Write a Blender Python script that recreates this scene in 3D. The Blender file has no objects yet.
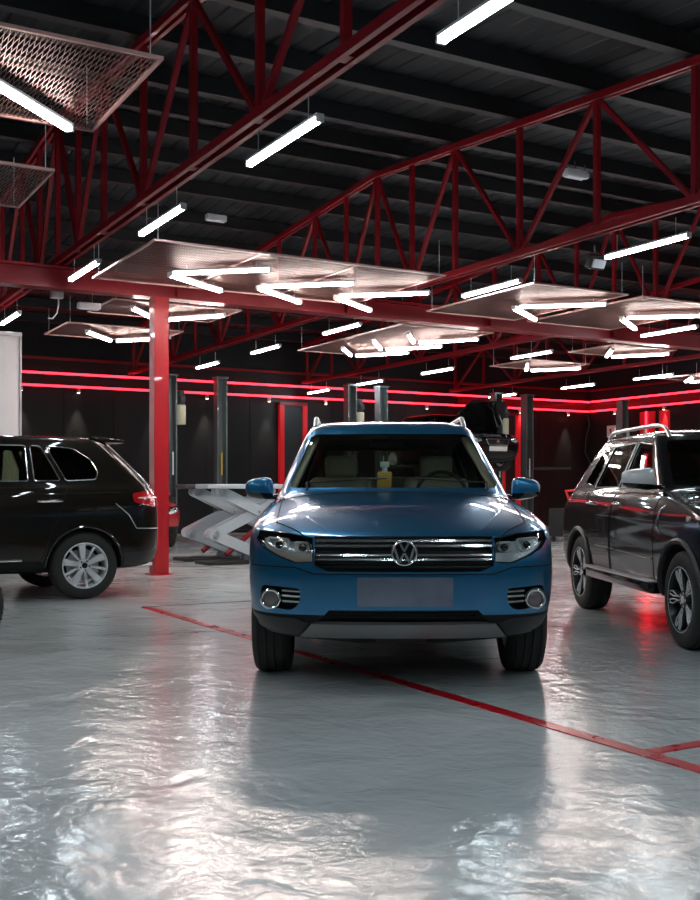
import bpy, bmesh, math, random
from mathutils import Vector, Matrix
from mathutils.bvhtree import BVHTree
from mathutils.geometry import intersect_point_tri
random.seed(7)
C = bpy.context.scene.collection
SC = bpy.context.scene
H = 1.12; FPX = 1060.0; YH = 490.0
PHI = math.radians(29.7)
U = Vector((math.cos(PHI), math.sin(PHI), 0)); V = Vector((-math.sin(PHI), math.cos(PHI), 0))
def ab(a, b, z=0.0):
    return U * a + V * b + Vector((0, 0, z))
ROTB = Matrix.Rotation(PHI, 4, 'Z')

# ------------------------------------------------------------------ materials
def newmat(name):
    m = bpy.data.materials.new(name); m.use_nodes = True
    nt = m.node_tree; b = nt.nodes['Principled BSDF']
    return m, nt, b
def pm(name, col, rough=0.5, metal=0.0, coat=0.0, emit=None, es=0.0, noise=0.0, nscale=20, bump=0.0, spec=0.5):
    m, nt, b = newmat(name)
    b.inputs['Base Color'].default_value = (*col, 1)
    b.inputs['Roughness'].default_value = rough
    b.inputs['Metallic'].default_value = metal
    b.inputs['Coat Weight'].default_value = coat
    b.inputs['Coat Roughness'].default_value = 0.03
    b.inputs['Specular IOR Level'].default_value = spec
    if emit:
        b.inputs['Emission Color'].default_value = (*emit, 1)
        b.inputs['Emission Strength'].default_value = es
    tc = nt.nodes.new('ShaderNodeTexCoord')
    nz = nt.nodes.new('ShaderNodeTexNoise'); nz.inputs['Scale'].default_value = nscale; nz.inputs['Detail'].default_value = 5
    nt.links.new(tc.outputs['Object'], nz.inputs['Vector'])
    if noise > 0:
        mx = nt.nodes.new('ShaderNodeMix'); mx.data_type = 'RGBA'
        mx.inputs[6].default_value = (*[c * (1 - noise) for c in col], 1)
        mx.inputs[7].default_value = (*[min(1, c * (1 + noise)) for c in col], 1)
        nt.links.new(nz.outputs['Fac'], mx.inputs[0]); nt.links.new(mx.outputs[2], b.inputs['Base Color'])
    mr = nt.nodes.new('ShaderNodeMapRange')
    mr.inputs['To Min'].default_value = max(0.0, rough - 0.12 * rough); mr.inputs['To Max'].default_value = min(1, rough + 0.12 * rough)
    nt.links.new(nz.outputs['Fac'], mr.inputs['Value']); nt.links.new(mr.outputs['Result'], b.inputs['Roughness'])
    if bump > 0:
        bp = nt.nodes.new('ShaderNodeBump'); bp.inputs['Strength'].default_value = bump; bp.inputs['Distance'].default_value = 0.01
        nt.links.new(nz.outputs['Fac'], bp.inputs['Height']); nt.links.new(bp.outputs['Normal'], b.inputs['Normal'])
    return m
def glassmat(name, tint, ior=1.5, rough=0.0):
    m = bpy.data.materials.new(name); m.use_nodes = True; nt = m.node_tree
    for n in list(nt.nodes): nt.nodes.remove(n)
    out = nt.nodes.new('ShaderNodeOutputMaterial'); t = nt.nodes.new('ShaderNodeBsdfTransparent')
    t.inputs['Color'].default_value = (*tint, 1)
    g = nt.nodes.new('ShaderNodeBsdfGlossy'); g.inputs['Roughness'].default_value = rough
    lw = nt.nodes.new('ShaderNodeLayerWeight'); pw = nt.nodes.new('ShaderNodeMath'); pw.operation = 'POWER'; pw.inputs[1].default_value = 5
    lw.inputs['Blend'].default_value = .5
    nt.links.new(lw.outputs['Facing'], pw.inputs[0])
    f = nt.nodes.new('ShaderNodeMath'); f.operation = 'MULTIPLY_ADD'; f.inputs[1].default_value = .95 - .3 * (1.5 - ior); f.inputs[2].default_value = ((ior - 1) / (ior + 1)) ** 2
    nt.links.new(pw.outputs[0], f.inputs[0])
    mx = nt.nodes.new('ShaderNodeMixShader')
    nt.links.new(f.outputs[0], mx.inputs[0]); nt.links.new(t.outputs[0], mx.inputs[1]); nt.links.new(g.outputs[0], mx.inputs[2])
    nt.links.new(mx.outputs[0], out.inputs[0])
    return m
M = {}
def flakepaint(name, col, rough=0.35, metal=0.5):
    m, nt, b = newmat(name)
    b.inputs['Base Color'].default_value = (*col, 1); b.inputs['Metallic'].default_value = metal
    b.inputs['Roughness'].default_value = rough; b.inputs['Coat Weight'].default_value = 1.0; b.inputs['Coat Roughness'].default_value = 0.03
    if metal < .1: b.inputs['Specular IOR Level'].default_value = .05; b.inputs['Coat IOR'].default_value = 1.42
    tc = nt.nodes.new('ShaderNodeTexCoord'); nz = nt.nodes.new('ShaderNodeTexNoise'); nz.inputs['Scale'].default_value = 900
    nt.links.new(tc.outputs['Object'], nz.inputs['Vector'])
    mx = nt.nodes.new('ShaderNodeMix'); mx.data_type = 'RGBA'
    mx.inputs[6].default_value = (*[c * 0.8 for c in col], 1); mx.inputs[7].default_value = (*[min(1, c * 1.2) for c in col], 1)
    nt.links.new(nz.outputs['Fac'], mx.inputs[0]); nt.links.new(mx.outputs[2], b.inputs['Base Color'])
    return m
M['blue'] = flakepaint('blue_paint', (0.018, 0.185, 0.38), 0.30, 0.72)
M['black_paint'] = flakepaint('black_paint', (0.006, 0.006, 0.007), 0.3, 0.0)
M['brown_black'] = flakepaint('brown_black_paint', (0.012, 0.009, 0.006), 0.35, 0.0)
M['red_paint'] = flakepaint('red_car_paint', (0.42, 0.012, 0.02), 0.3, 0.4)
M['silver_paint'] = flakepaint('silver_car_paint', (0.45, 0.47, 0.48), 0.3, 0.7)
M['plastic'] = pm('black_plastic', (0.012, 0.012, 0.013), 0.45, bump=0.05, nscale=300)
M['trimgrey'] = pm('grey_plastic', (0.045, 0.045, 0.05), 0.5, bump=0.05, nscale=300)
M['gloss_black'] = pm('gloss_black', (0.006, 0.006, 0.007), 0.12, coat=0.5)
M['liner'] = pm('arch_liner', (0.006, 0.006, 0.006), 0.9)
M['chrome'] = pm('chrome', (0.88, 0.89, 0.90), 0.14, 0.9)
M['satin'] = pm('satin_silver', (0.66, 0.66, 0.67), 0.32, 0.75)
M['skid'] = pm('skid_silver', (0.27, 0.26, 0.26), 0.38, 0.6)
M['rubber'] = pm('tyre_rubber', (0.022, 0.021, 0.02), 0.75, noise=0.3, nscale=60, bump=0.1)
M['alloy'] = pm('silver_alloy', (0.78, 0.79, 0.80), 0.3, 0.35)
M['dark_alloy'] = pm('dark_alloy', (0.02, 0.02, 0.022), 0.3, 0.5)
M['glass'] = glassmat('clear_glass', (0.86, 0.90, 0.88), 1.5)
M['dark_glass'] = glassmat('tinted_glass', (0.58, 0.62, 0.54), 1.5)
M['lens'] = glassmat('lens_glass', (0.9, 0.92, 0.93), 1.35)
M['interior'] = pm('interior_dark', (0.05, 0.05, 0.05), 0.8, noise=0.2)
M['beige'] = pm('beige_leather', (0.42, 0.36, 0.26), 0.55, noise=0.15, bump=0.1)
M['reflector'] = pm('lamp_reflector', (0.85, 0.86, 0.86), 0.22, 0.45)
M['fog_lens'] = pm('fog_lens', (.30, .26, .26), .2, .5)
M['lamp_reflection'] = pm('cream_reflection', (0.85, 0.72, 0.60), 0.25, 0.35)  # warm reflection in the left headlamp, put into its colour
M['tail_red'] = pm('tail_lamp_red', (0.38, 0.01, 0.015), 0.12, coat=1.0, emit=(1, .02, .02), es=0.04)
M['plate'] = pm('plate_blue_grey', (0.16, 0.19, 0.26), 0.3, 0.3, coat=0.6, noise=0.35, nscale=9)
M['white_plate'] = pm('plate_white', (0.75, 0.75, 0.72), 0.4)
M['red_steel'] = pm('red_painted_steel', (0.22, 0.004, 0.010), 0.42, 0.0, coat=0.08, spec=0.35, noise=0.12, nscale=6)
M['black_steel'] = pm('black_steel', (0.012, 0.014, 0.015), 0.6, noise=0.2)
M['post_green'] = pm('lift_post_grey_green', (0.12, 0.15, 0.15), 0.35, 0.2, coat=0.3, noise=0.15)
M['lift_grey'] = pm('lift_light_grey', (0.50, 0.58, 0.63), 0.38, 0.1, coat=0.3, noise=0.1)
M['red_column'] = pm('bright_red_column', (0.46, 0.006, 0.014), 0.35, 0.0, coat=0.4, noise=0.08, nscale=6)
M['bright_edge'] = pm('machined_edge', (0.85, 0.85, 0.86), 0.25, 0.3)
M['wire'] = pm('galvanised_wire', (0.22, 0.12, 0.11), 0.4, 0.3)
M['cream'] = pm('cream_tank', (0.72, 0.66, 0.45), 0.4)
M['white'] = pm('white_paint', (0.88, 0.88, 0.91), 0.45, noise=0.05, nscale=3)
M['yellow'] = pm('yellow_label', (0.75, 0.45, 0.02), 0.5)
M['yliquid'] = pm('yellow_liquid', (0.72, 0.42, 0.08), 0.25, coat=0.5)
M['lamp_body'] = pm('lamp_housing', (0.6, 0.6, 0.62), 0.4)
M['tube_cool'] = pm('tube_cool_white', (1, 1, 1), 0.4, emit=(0.80, 0.94, 1.0), es=40)
M['tube_warm'] = pm('tube_warm_white', (1, 1, 1), 0.4, emit=(1.0, 0.85, 0.78), es=34)
M['led_red'] = pm('red_led', (1, .1, .1), 0.4, emit=(1.0, 0.016, 0.032), es=4.0)
M['spot'] = pm('spot_emit', (1, 1, 1), 0.4, emit=(1.0, 0.85, 0.65), es=6)
M['line_red'] = pm('floor_line_red', (0.60, 0.008, 0.02), 0.28, coat=0.4, noise=0.08, nscale=8)

# ------------------------------------------------------------------ mesh helpers
def link(name, bm, mat, parent=None, smooth=True, angle=35, recalc=True):
    if recalc: bmesh.ops.recalc_face_normals(bm, faces=bm.faces)
    me = bpy.data.meshes.new(name); bm.to_mesh(me); bm.free()
    mats = mat if isinstance(mat, (list, tuple)) else [mat]
    for m in mats: me.materials.append(m)
    if smooth:
        me.shade_smooth(); me.set_sharp_from_angle(angle=math.radians(angle))
    o = bpy.data.objects.new(name, me); C.objects.link(o)
    if parent: o.parent = parent
    return o
def tag(o, label=None, cat=None, group=None, kind=None):
    if label: o['label'] = label
    if cat: o['category'] = cat
    if group: o['group'] = group
    if kind: o['kind'] = kind
    return o
def empty(name, loc, rz=0.0, label=None, cat=None, group=None):
    o = bpy.data.objects.new(name, None); C.objects.link(o)
    o.location = loc; o.rotation_euler = (0, 0, rz); o.empty_display_size = 0.2
    return tag(o, label, cat, group)
def box(bm, c, s, mi=0, rot=None):
    r = bmesh.ops.create_cube(bm, size=1.0)
    mt = Matrix.Translation(Vector(c)) @ (rot if rot is not None else Matrix.Identity(4)) @ Matrix.Diagonal((*s, 1))
    bmesh.ops.transform(bm, matrix=mt, verts=r['verts'])
    fs = set()
    for v in r['verts']:
        for f in v.link_faces: fs.add(f)
    for f in fs: f.material_index = mi
    return r['verts']
def bevel(bm, w, seg=2):
    es = [e for e in bm.edges if len(e.link_faces) == 2 and e.calc_face_angle(0) > math.radians(30)]
    bmesh.ops.bevel(bm, geom=es, offset=w, segments=seg, profile=0.5, affect='EDGES', clamp_overlap=True)
def cyl(bm, p0, p1, r0, r1=None, n=16, mi=0, caps=True):
    p0 = Vector(p0); p1 = Vector(p1); r1 = r0 if r1 is None else r1
    d = p1 - p0; L = d.length
    q = d.to_track_quat('Z', 'Y').to_matrix().to_4x4()
    r = bmesh.ops.create_cone(bm, cap_ends=caps, segments=n, radius1=r0, radius2=r1, depth=L)
    bmesh.ops.transform(bm, matrix=Matrix.Translation((p0 + p1) / 2) @ q, verts=r['verts'])
    for v in r['verts']:
        for f in v.link_faces: f.material_index = mi
    return r['verts']
def bar(bm, p0, p1, w, h, up=(0, 0, 1), mi=0):
    """square section bar between points"""
    p0 = Vector(p0); p1 = Vector(p1); d = (p1 - p0); L = d.length; d.normalize()
    up = Vector(up)
    if abs(d.dot(up)) > 0.98: up = U.copy()
    s = d.cross(up).normalized(); t = s.cross(d).normalized()
    R = Matrix((s, d, t)).transposed().to_4x4()
    return box(bm, (p0 + p1) / 2, (w, L, h), mi, R)
def tube(bm, pts, r, n=8, closed=False, mi=0):
    pts = [Vector(p) for p in pts]; N = len(pts); rings = []
    prev = None
    for i, p in enumerate(pts):
        if closed: d = pts[(i + 1) % N] - pts[i - 1]
        else: d = pts[min(i + 1, N - 1)] - pts[max(i - 1, 0)]
        d.normalize()
        a = prev if prev is not None else (Vector((0, 0, 1)) if abs(d.z) < 0.9 else Vector((1, 0, 0)))
        s = d.cross(a).normalized(); t = s.cross(d).normalized(); prev = t
        rr = r[i] if isinstance(r, (list, tuple)) else r
        rings.append([bm.verts.new(p + s * rr * math.cos(k * 2 * math.pi / n) + t * rr * math.sin(k * 2 * math.pi / n)) for k in range(n)])
    for i in range(N if closed else N - 1):
        A = rings[i]; B = rings[(i + 1) % N]
        for k in range(n):
            f = bm.faces.new((A[k], A[(k + 1) % n], B[(k + 1) % n], B[k])); f.material_index = mi
    if not closed:
        f = bm.faces.new(rings[0]); f.material_index = mi
        f = bm.faces.new(rings[-1][::-1]); f.material_index = mi
def lathe_x(bm, prof, n=48, mi=0, modr=None):
    """prof: list of (x, r); revolve about the x axis"""
    rings = []
    for k in range(n):
        a = 2 * math.pi * k / n
        rings.append([bm.verts.new((x, (r - (modr(i, k) if modr else 0)) * math.cos(a), (r - (modr(i, k) if modr else 0)) * math.sin(a))) for i, (x, r) in enumerate(prof)])
    for k in range(n):
        A = rings[k]; B = rings[(k + 1) % n]
        for i in range(len(prof) - 1):
            f = bm.faces.new((A[i], A[i + 1], B[i + 1], B[i])); f.material_index = mi
def prism(poly, axis, lo, hi, mat=None):
    """temporary closed prism; poly in the plane normal to axis"""
    bm = bmesh.new()
    def P(p, t):
        if axis == 'x': return (t, p[0], p[1])
        if axis == 'y': return (p[0], t, p[1])
        return (p[0], p[1], t)
    a = [bm.verts.new(P(p, lo)) for p in poly]; b = [bm.verts.new(P(p, hi)) for p in poly]
    bm.faces.new(a); bm.faces.new(b[::-1])
    for i in range(len(poly)):
        j = (i + 1) % len(poly); bm.faces.new((a[i], a[j], b[j], b[i]))
    return link('cutter', bm, mat or M['liner'], smooth=False)
def mirror_poly(poly): return [(-x, z) for x, z in poly][::-1]
# ------------------------------------------------------------------ car body
FX = [0, .25, .5, .70, .84, .93, .985]; FO = [0, .012, .05, .12, .235, .41, .66]; FK = [0, .03, .1, .22, .42, .68, .9]
NS = 9
def loop_pts(lv):
    zf, zs, zr, yf, Cf, w, yr, Cr = lv[:8]
    half = []
    for fx, fo, k in zip(FX, FO, FK): half.append((w * fx, yf + Cf * fo, zf + (zs - zf) * k))
    for i in range(NS + 1):
        t = i / NS; half.append((w * (1 - .018 * (2 * t - 1) ** 2), yf + Cf + (yr - Cr - yf - Cf) * t, zs))
    for fx, fo, k in list(zip(FX, FO, FK))[::-1]: half.append((w * fx, yr - Cr * fo, zr + (zs - zr) * k))
    return half
def loft(levels, sub=2):
    bm = bmesh.new(); rows = []
    for lv in levels:
        h = loop_pts(lv); n = len(h)
        R = [bm.verts.new(p) for p in h]
        Lr = [R[0]] + [bm.verts.new((-p[0], p[1], p[2])) for p in h[1:-1]] + [R[-1]]
        rows.append((R, Lr))
    for a, b in zip(rows, rows[1:]):
        for s in (0, 1):
            for i in range(len(a[s]) - 1):
                q = (a[s][i], a[s][i + 1], b[s][i + 1], b[s][i])
                bm.faces.new(q if s == 0 else q[::-1])
    for row, flip in ((rows[0], True), (rows[-1], False)):
        R, Lr = row
        for i in range(len(R) - 1):
            vs = []
            for v in (R[i], R[i + 1], Lr[i + 1], Lr[i]):
                if v not in vs: vs.append(v)
            bm.faces.new(vs)
    bmesh.ops.recalc_face_normals(bm, faces=bm.faces)
    me = bpy.data.meshes.new('loft'); bm.to_mesh(me); bm.free()
    o = bpy.data.objects.new('loft', me); C.objects.link(o)
    if sub:
        md = o.modifiers.new('s', 'SUBSURF'); md.levels = sub; md.render_levels = sub
        apply_mods(o)
    o.data.shade_smooth()
    return o
def apply_mods(o):
    bpy.context.view_layer.update()
    dg = bpy.context.evaluated_depsgraph_get()
    me = bpy.data.meshes.new_from_object(o.evaluated_get(dg), preserve_all_data_layers=True, depsgraph=dg)
    o.modifiers.clear(); old = o.data; o.data = me
    bpy.data.meshes.remove(old)
def lerp(a, b, t): return a + (b - a) * t
def gen_levels(p):
    L = p['L']; w = p['w']; zh0 = p['zh0']; zh1 = p['zh1']; ysc = p['ysc']; zb = p['zbelt']; zr = p['zr']
    cf = p.get('cf', .62); cr = p.get('cr', .5)
    yb = lambda z: p['yrb']
    lv = [(p['zbot'], p['zbot'], p['zbot'] + .03, .20, cf, w * .86, L - .16, cr),
          (.34, .34, .36, .06, cf, w * .955, L - .05, cr),
          (.46, .46, .46, .02, cf, w * .99, L - .01, cr),
          (.62, .62, .62, .0, cf, w, L, cr),
          (zh0 - .10, zh0 - .10, zh0 - .10, .015, cf, w, L - .005, cr),
          (zh0 - .02, zh0 - .005, zh0 + .02, .05, cf, w * .995, L - .01, cr),
          (zh0 + .015, zh0 + .04, zh0 + .07, .12, cf, w * .985, L - .02, cr)]
    z1 = zh0 + .07
    for t, s in ((.22, .33), (.5, .62), (.8, .88)):
        lv.append((lerp(zh0 + .02, zh1, s), lerp(z1, zb, t * .9), lerp(z1 + .04, zb, t), lerp(.16, ysc - .04, t), lerp(cf, .45, t), w * lerp(.98, .935, t), lerp(L - .02, p['yrb'], t), cr))
    lv.append((zh1, zb, zb + .01, ysc, .42, w * .918, p['yrb'], .38))
    lv.append((zh1 + .02, zb + .03, zb + .04, ysc + .05, .42, w * .895, p['yrb'] - .02, .36))
    top = zr - .055
    for t in (.33, .66, .9):
        e = t
        lv.append((lerp(zh1 + .02, top, e), lerp(zb + .03, top, e), lerp(zb + .04, top, e), lerp(ysc + .05, p['yhd'], t), lerp(.42, .30, t), lerp(w * .885, p['wr'], t ** 1.15), lerp(p['yrb'] - .03, p['yrr'], t), .33))
    lv.append((top + .01, top + .0, top + .01, p['yhd'] + .05, .30, p['wr'] * .985, p['yrr'] - .03, .3))
    lv.append((zr - .018, zr - .022, zr - .02, p['yhd'] + .28, .3, p['wr'] * .86, p['yrr'] - .18, .3))
    lv.append((zr, zr - .003, zr, p['yhd'] + .75, .3, p['wr'] * .5, p['yrr'] - .65, .3))
    return lv
def gen_cavity(p):
    w = p['w']; top = p['zr'] - .055
    y0 = p['ysc'] + .06; y1 = p['yrb'] - .14
    lv = [(.50, .50, .50, y0 + .05, .2, w * .80, y1 - .05, .2), (.55, .55, .55, y0, .25, w * .82, y1, .2),
          (p['zbelt'] - .02, p['zbelt'] - .02, p['zbelt'] - .02, y0 + .03, .35, w * .835, y1 - .02, .25)]
    for t in (.33, .66, .9):
        lv.append((lerp(p['zh1'] + .0, top, t), lerp(p['zbelt'] + .02, top, t), lerp(p['zbelt'] + .03, top, t), lerp(p['ysc'] + .14, p['yhd'] + .08, t), .34, lerp(w * .82, p['wr'] - .06, t ** 1.15), lerp(p['yrb'] - .13, p['yrr'] - .09, t), .28))
    lv.append((top - .015, top - .015, top - .015, p['yhd'] + .25, .3, p['wr'] * .8, p['yrr'] - .2, .3))
    return lv
class Surf:
    def __init__(self, o):
        me = o.data; me.calc_loop_triangles()
        self.vs = [v.co.copy() for v in me.vertices]; self.vn = [v.normal.copy() for v in me.vertices]
        self.tris = [tuple(t.vertices) for t in me.loop_triangles]
        self.bvh = BVHTree.FromPolygons(self.vs, self.tris)
    def nrm(self, p, idx):
        a, b, c = self.tris[idx]; A, B, D = self.vs[a], self.vs[b], self.vs[c]
        v0 = B - A; v1 = D - A; v2 = p - A
        d00 = v0.dot(v0); d01 = v0.dot(v1); d11 = v1.dot(v1); d20 = v2.dot(v0); d21 = v2.dot(v1)
        den = d00 * d11 - d01 * d01
        if abs(den) < 1e-14: return self.vn[a]
        v = (d11 * d20 - d01 * d21) / den; w = (d00 * d21 - d01 * d20) / den
        return (self.vn[a] * (1 - v - w) + self.vn[b] * v + self.vn[c] * w).normalized()
    def cast(self, q, axis):
        """q: 2D; axis: f(front) r(rear) R(+x side) L(-x side) t(top)"""
        if axis == 'f': o = Vector((q[0], -3, q[1])); d = Vector((0, 1, 0))
        elif axis == 'r': o = Vector((q[0], 9, q[1])); d = Vector((0, -1, 0))
        elif axis == 'R': o = Vector((3, q[0], q[1])); d = Vector((-1, 0, 0))
        elif axis == 'L': o = Vector((-3, q[0], q[1])); d = Vector((1, 0, 0))
        else: o = Vector((q[0], q[1], 5)); d = Vector((0, 0, -1))
        h = self.bvh.ray_cast(o, d)
        if h[0] is None: return None
        return h[0], self.nrm(h[0], h[2])
def clean(poly):
    return [Vector((p[0], p[1])) for p in poly]
def grow(poly, d):
    P = clean(poly); n = len(P)
    area = sum(P[i].x * P[(i + 1) % n].y - P[(i + 1) % n].x * P[i].y for i in range(n))
    s = 1 if area > 0 else -1; out = []
    for i in range(n):
        e0 = (P[i] - P[i - 1]).normalized(); e1 = (P[(i + 1) % n] - P[i]).normalized()
        n0 = Vector((e0.y, -e0.x)) * s; n1 = Vector((e1.y, -e1.x)) * s
        m = n0 + n1
        if m.length < 1e-4: m = n0
        m.normalize(); k = max(0.35, m.dot(n0))
        out.append(tuple(P[i] + m * d / k))
    return out
def rounded(poly, r, n=4):
    P = clean(poly); N = len(P); out = []
    for i in range(N):
        a = P[i - 1]; b = P[i]; c = P[(i + 1) % N]
        rr = min(r, (a - b).length * .45, (c - b).length * .45)
        p0 = b + (a - b).normalized() * rr; p1 = b + (c - b).normalized() * rr
        for k in range(n + 1):
            t = k / n; out.append(tuple(p0 * (1 - t) ** 2 + b * 2 * t * (1 - t) + p1 * t * t))
    return out
def panel(name, sf, poly, axis, off, thick, mat, parent, res=0.035, custom=True):
    bm = bmesh.new()
    vs = [bm.verts.new((p[0], p[1], 0)) for p in poly]; bm.faces.new(vs)
    x0 = min(p[0] for p in poly); x1 = max(p[0] for p in poly); y0 = min(p[1] for p in poly); y1 = max(p[1] for p in poly)
    for ax, a, b in ((0, x0, x1), (1, y0, y1)):
        n = int((b - a) / res)
        for k in range(1, n + 1):
            co = [0, 0, 0]; no = [0, 0, 0]; co[ax] = a + (b - a) * k / (n + 1); no[ax] = 1
            bmesh.ops.bisect_plane(bm, geom=bm.verts[:] + bm.edges[:] + bm.faces[:], plane_co=co, plane_no=no, dist=1e-5)
    bmesh.ops.triangulate(bm, faces=[f for f in bm.faces if len(f.verts) > 4])
    last = None; nr = {}
    miss = []
    for v in bm.verts:
        h = sf.cast((v.co.x, v.co.y), axis)
        if h is None: miss.append(v); nr[v.index] = None; continue
    bm.verts.index_update(); NR = []
    for v in bm.verts:
        q = (v.co.x, v.co.y); h = sf.cast(q, axis)
        if h is None:
            # walk towards the middle until something is hit
            cx = (x0 + x1) / 2; cy = (y0 + y1) / 2
            for t in (.05, .1, .2, .35, .5, .8):
                h = sf.cast((lerp(q[0], cx, t), lerp(q[1], cy, t)), axis)
                if h: break
        if h is None: h = (Vector((q[0], 0, q[1])), Vector((0, -1, 0)))
        NR.append(h)
    for v, h in zip(bm.verts, NR): v.co = h[0] + h[1] * off
    if thick:
        geo = bmesh.ops.duplicate(bm, geom=bm.verts[:] + bm.edges[:] + bm.faces[:])
        n = len(NR); dup = [g for g in geo['geom'] if isinstance(g, bmesh.types.BMVert)]
        vm = geo['vert_map']
        bm.verts.ensure_lookup_table()
        orig = bm.verts[:n]
        for i, v in enumerate(orig): vm[v].co = v.co - NR[i][1] * thick
        be = [e for e in bm.edges if len(e.link_faces) == 1 and e.verts[0].index < n and e.verts[0] in vm and e.verts[1] in vm and e.verts[0] in orig[:n]]
        oset = set(orig)
        for e in be:
            a, b = e.verts
            if a in oset and b in oset:
                try: bm.faces.new((a, b, vm[b], vm[a]))
                except ValueError: pass
    return link(name, bm, mat, parent, angle=40)
def surfpts(sf, pts, axis, off, step=.03, closed=False):
    out = []; P = clean(pts)
    n = len(P) if closed else len(P) - 1
    for i in range(n):
        a = P[i]; b = P[(i + 1) % len(P)]; k = max(1, int((b - a).length / step))
        for j in range(k): out.append(a.lerp(b, j / k))
    if not closed: out.append(P[-1])
    res = []
    for q in out:
        h = sf.cast(q, axis)
        if h: res.append(h[0] + h[1] * off)
    return res
def surfline(name, sf, pts, axis, off, r, mat, parent, closed=False, bm=None):
    own = bm is None
    if own: bm = bmesh.new()
    p = surfpts(sf, pts, axis, off, closed=closed)
    if len(p) > 2: tube(bm, p, r, 6, closed)
    if own: return link(name, bm, mat, parent)
def cut(o, cutters):
    for c in cutters:
        md = o.modifiers.new('b', 'BOOLEAN'); md.operation = 'DIFFERENCE'; md.object = c; md.solver = 'EXACT'
        try: md.material_mode = 'TRANSFER'
        except Exception: pass
    apply_mods(o)
    for c in cutters:
        me = c.data; bpy.data.objects.remove(c); bpy.data.meshes.remove(me)
def fix_normals(o, sf):
    me = o.data; nl = []
    me.update()
    cache = {}
    for poly in me.polygons:
        pn = poly.normal
        for li in poly.loop_indices:
            vi = me.loops[li].vertex_index
            if vi not in cache:
                co = me.vertices[vi].co; h = sf.bvh.find_nearest(co)
                cache[vi] = (sf.nrm(h[0], h[2]), h[3])
            n, d = cache[vi]
            nl.append(n if (d < .004 and n.dot(pn) > .75) else pn)
    me.shade_smooth()
    me.normals_split_custom_set([tuple(n) for n in nl])
def pip(q, poly):
    x, y = q; c = False; n = len(poly)
    for i in range(n):
        x1, y1 = poly[i]; x2, y2 = poly[(i + 1) % n]
        if (y1 > y) != (y2 > y) and x < (x2 - x1) * (y - y1) / (y2 - y1) + x1: c = not c
    return c
def proj(co, axis):
    return (co.x, co.z) if axis in 'fr' else ((co.y, co.z) if axis in 'RL' else (co.x, co.y))
def okside(co, n, axis, p):
    if axis == 'f': return co.y < .9 and n.y < .3
    if axis == 'r': return co.y > p['L'] - 1.2
    if axis == 'R': return co.x > .3 and n.x > .1
    if axis == 'L': return co.x < -.3 and n.x < -.1
    return n.z > .1 and co.z > .6
def split(o, regions, p, parent, sf):
    """regions: (name, axis, poly, maxdist); separates painted faces into parts of their own"""
    me = o.data; bm = bmesh.new(); bm.from_mesh(me)
    lay = bm.faces.layers.int.new('reg')
    for ri, (nm, axis, poly) in enumerate(regions):
        xs = [q[0] for q in poly]; ys = [q[1] for q in poly]
        n = len(poly)
        for i in range(n):
            a = poly[i]; b = poly[(i + 1) % n]
            def A(q, d=0):
                if axis in 'fr': return Vector((q[0], 0, q[1]))
                if axis in 'RL': return Vector((0, q[0], q[1]))
                return Vector((q[0], q[1], 0))
            dirv = A(b) - A(a)
            if dirv.length < 1e-6: continue
            ax = Vector((0, 1, 0)) if axis in 'fr' else (Vector((1, 0, 0)) if axis in 'RL' else Vector((0, 0, 1)))
            no = dirv.cross(ax).normalized()
            lo = (min(a[0], b[0]) - .12, min(a[1], b[1]) - .12); hi = (max(a[0], b[0]) + .12, max(a[1], b[1]) + .12)
            fs = []
            for f in bm.faces:
                if f[lay]: continue
                c = f.calc_center_median(); q = proj(c, axis)
                if lo[0] < q[0] < hi[0] and lo[1] < q[1] < hi[1] and okside(c, f.normal, axis, p): fs.append(f)
            g = set(fs)
            for f in fs: g.update(f.verts); g.update(f.edges)
            bmesh.ops.bisect_plane(bm, geom=list(g), plane_co=A(a), plane_no=no, dist=1e-5)
        for f in bm.faces:
            if f[lay]: continue
            c = f.calc_center_median()
            if f.material_index == 0 and okside(c, f.normal, axis, p) and pip(proj(c, axis), poly):
                h = sf.bvh.find_nearest(c)
                if h[3] < .012: f[lay] = ri + 1
    outs = []
    for ri in range(len(regions) + 1):
        b2 = bm.copy(); l2 = b2.faces.layers.int['reg']
        bmesh.ops.delete(b2, geom=[f for f in b2.faces if f[l2] != ri], context='FACES')
        m2 = bpy.data.meshes.new('x'); b2.to_mesh(m2); b2.free()
        for mt in me.materials: m2.materials.append(mt)
        if ri == 0: keep = m2
        elif len(m2.polygons):
            q = bpy.data.objects.new(regions[ri - 1][0], m2); C.objects.link(q); q.parent = parent; outs.append(q)
    bm.free(); o.data = keep; bpy.data.meshes.remove(me)
    for q in [o] + outs: fix_normals(q, sf)
    return outs

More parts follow.
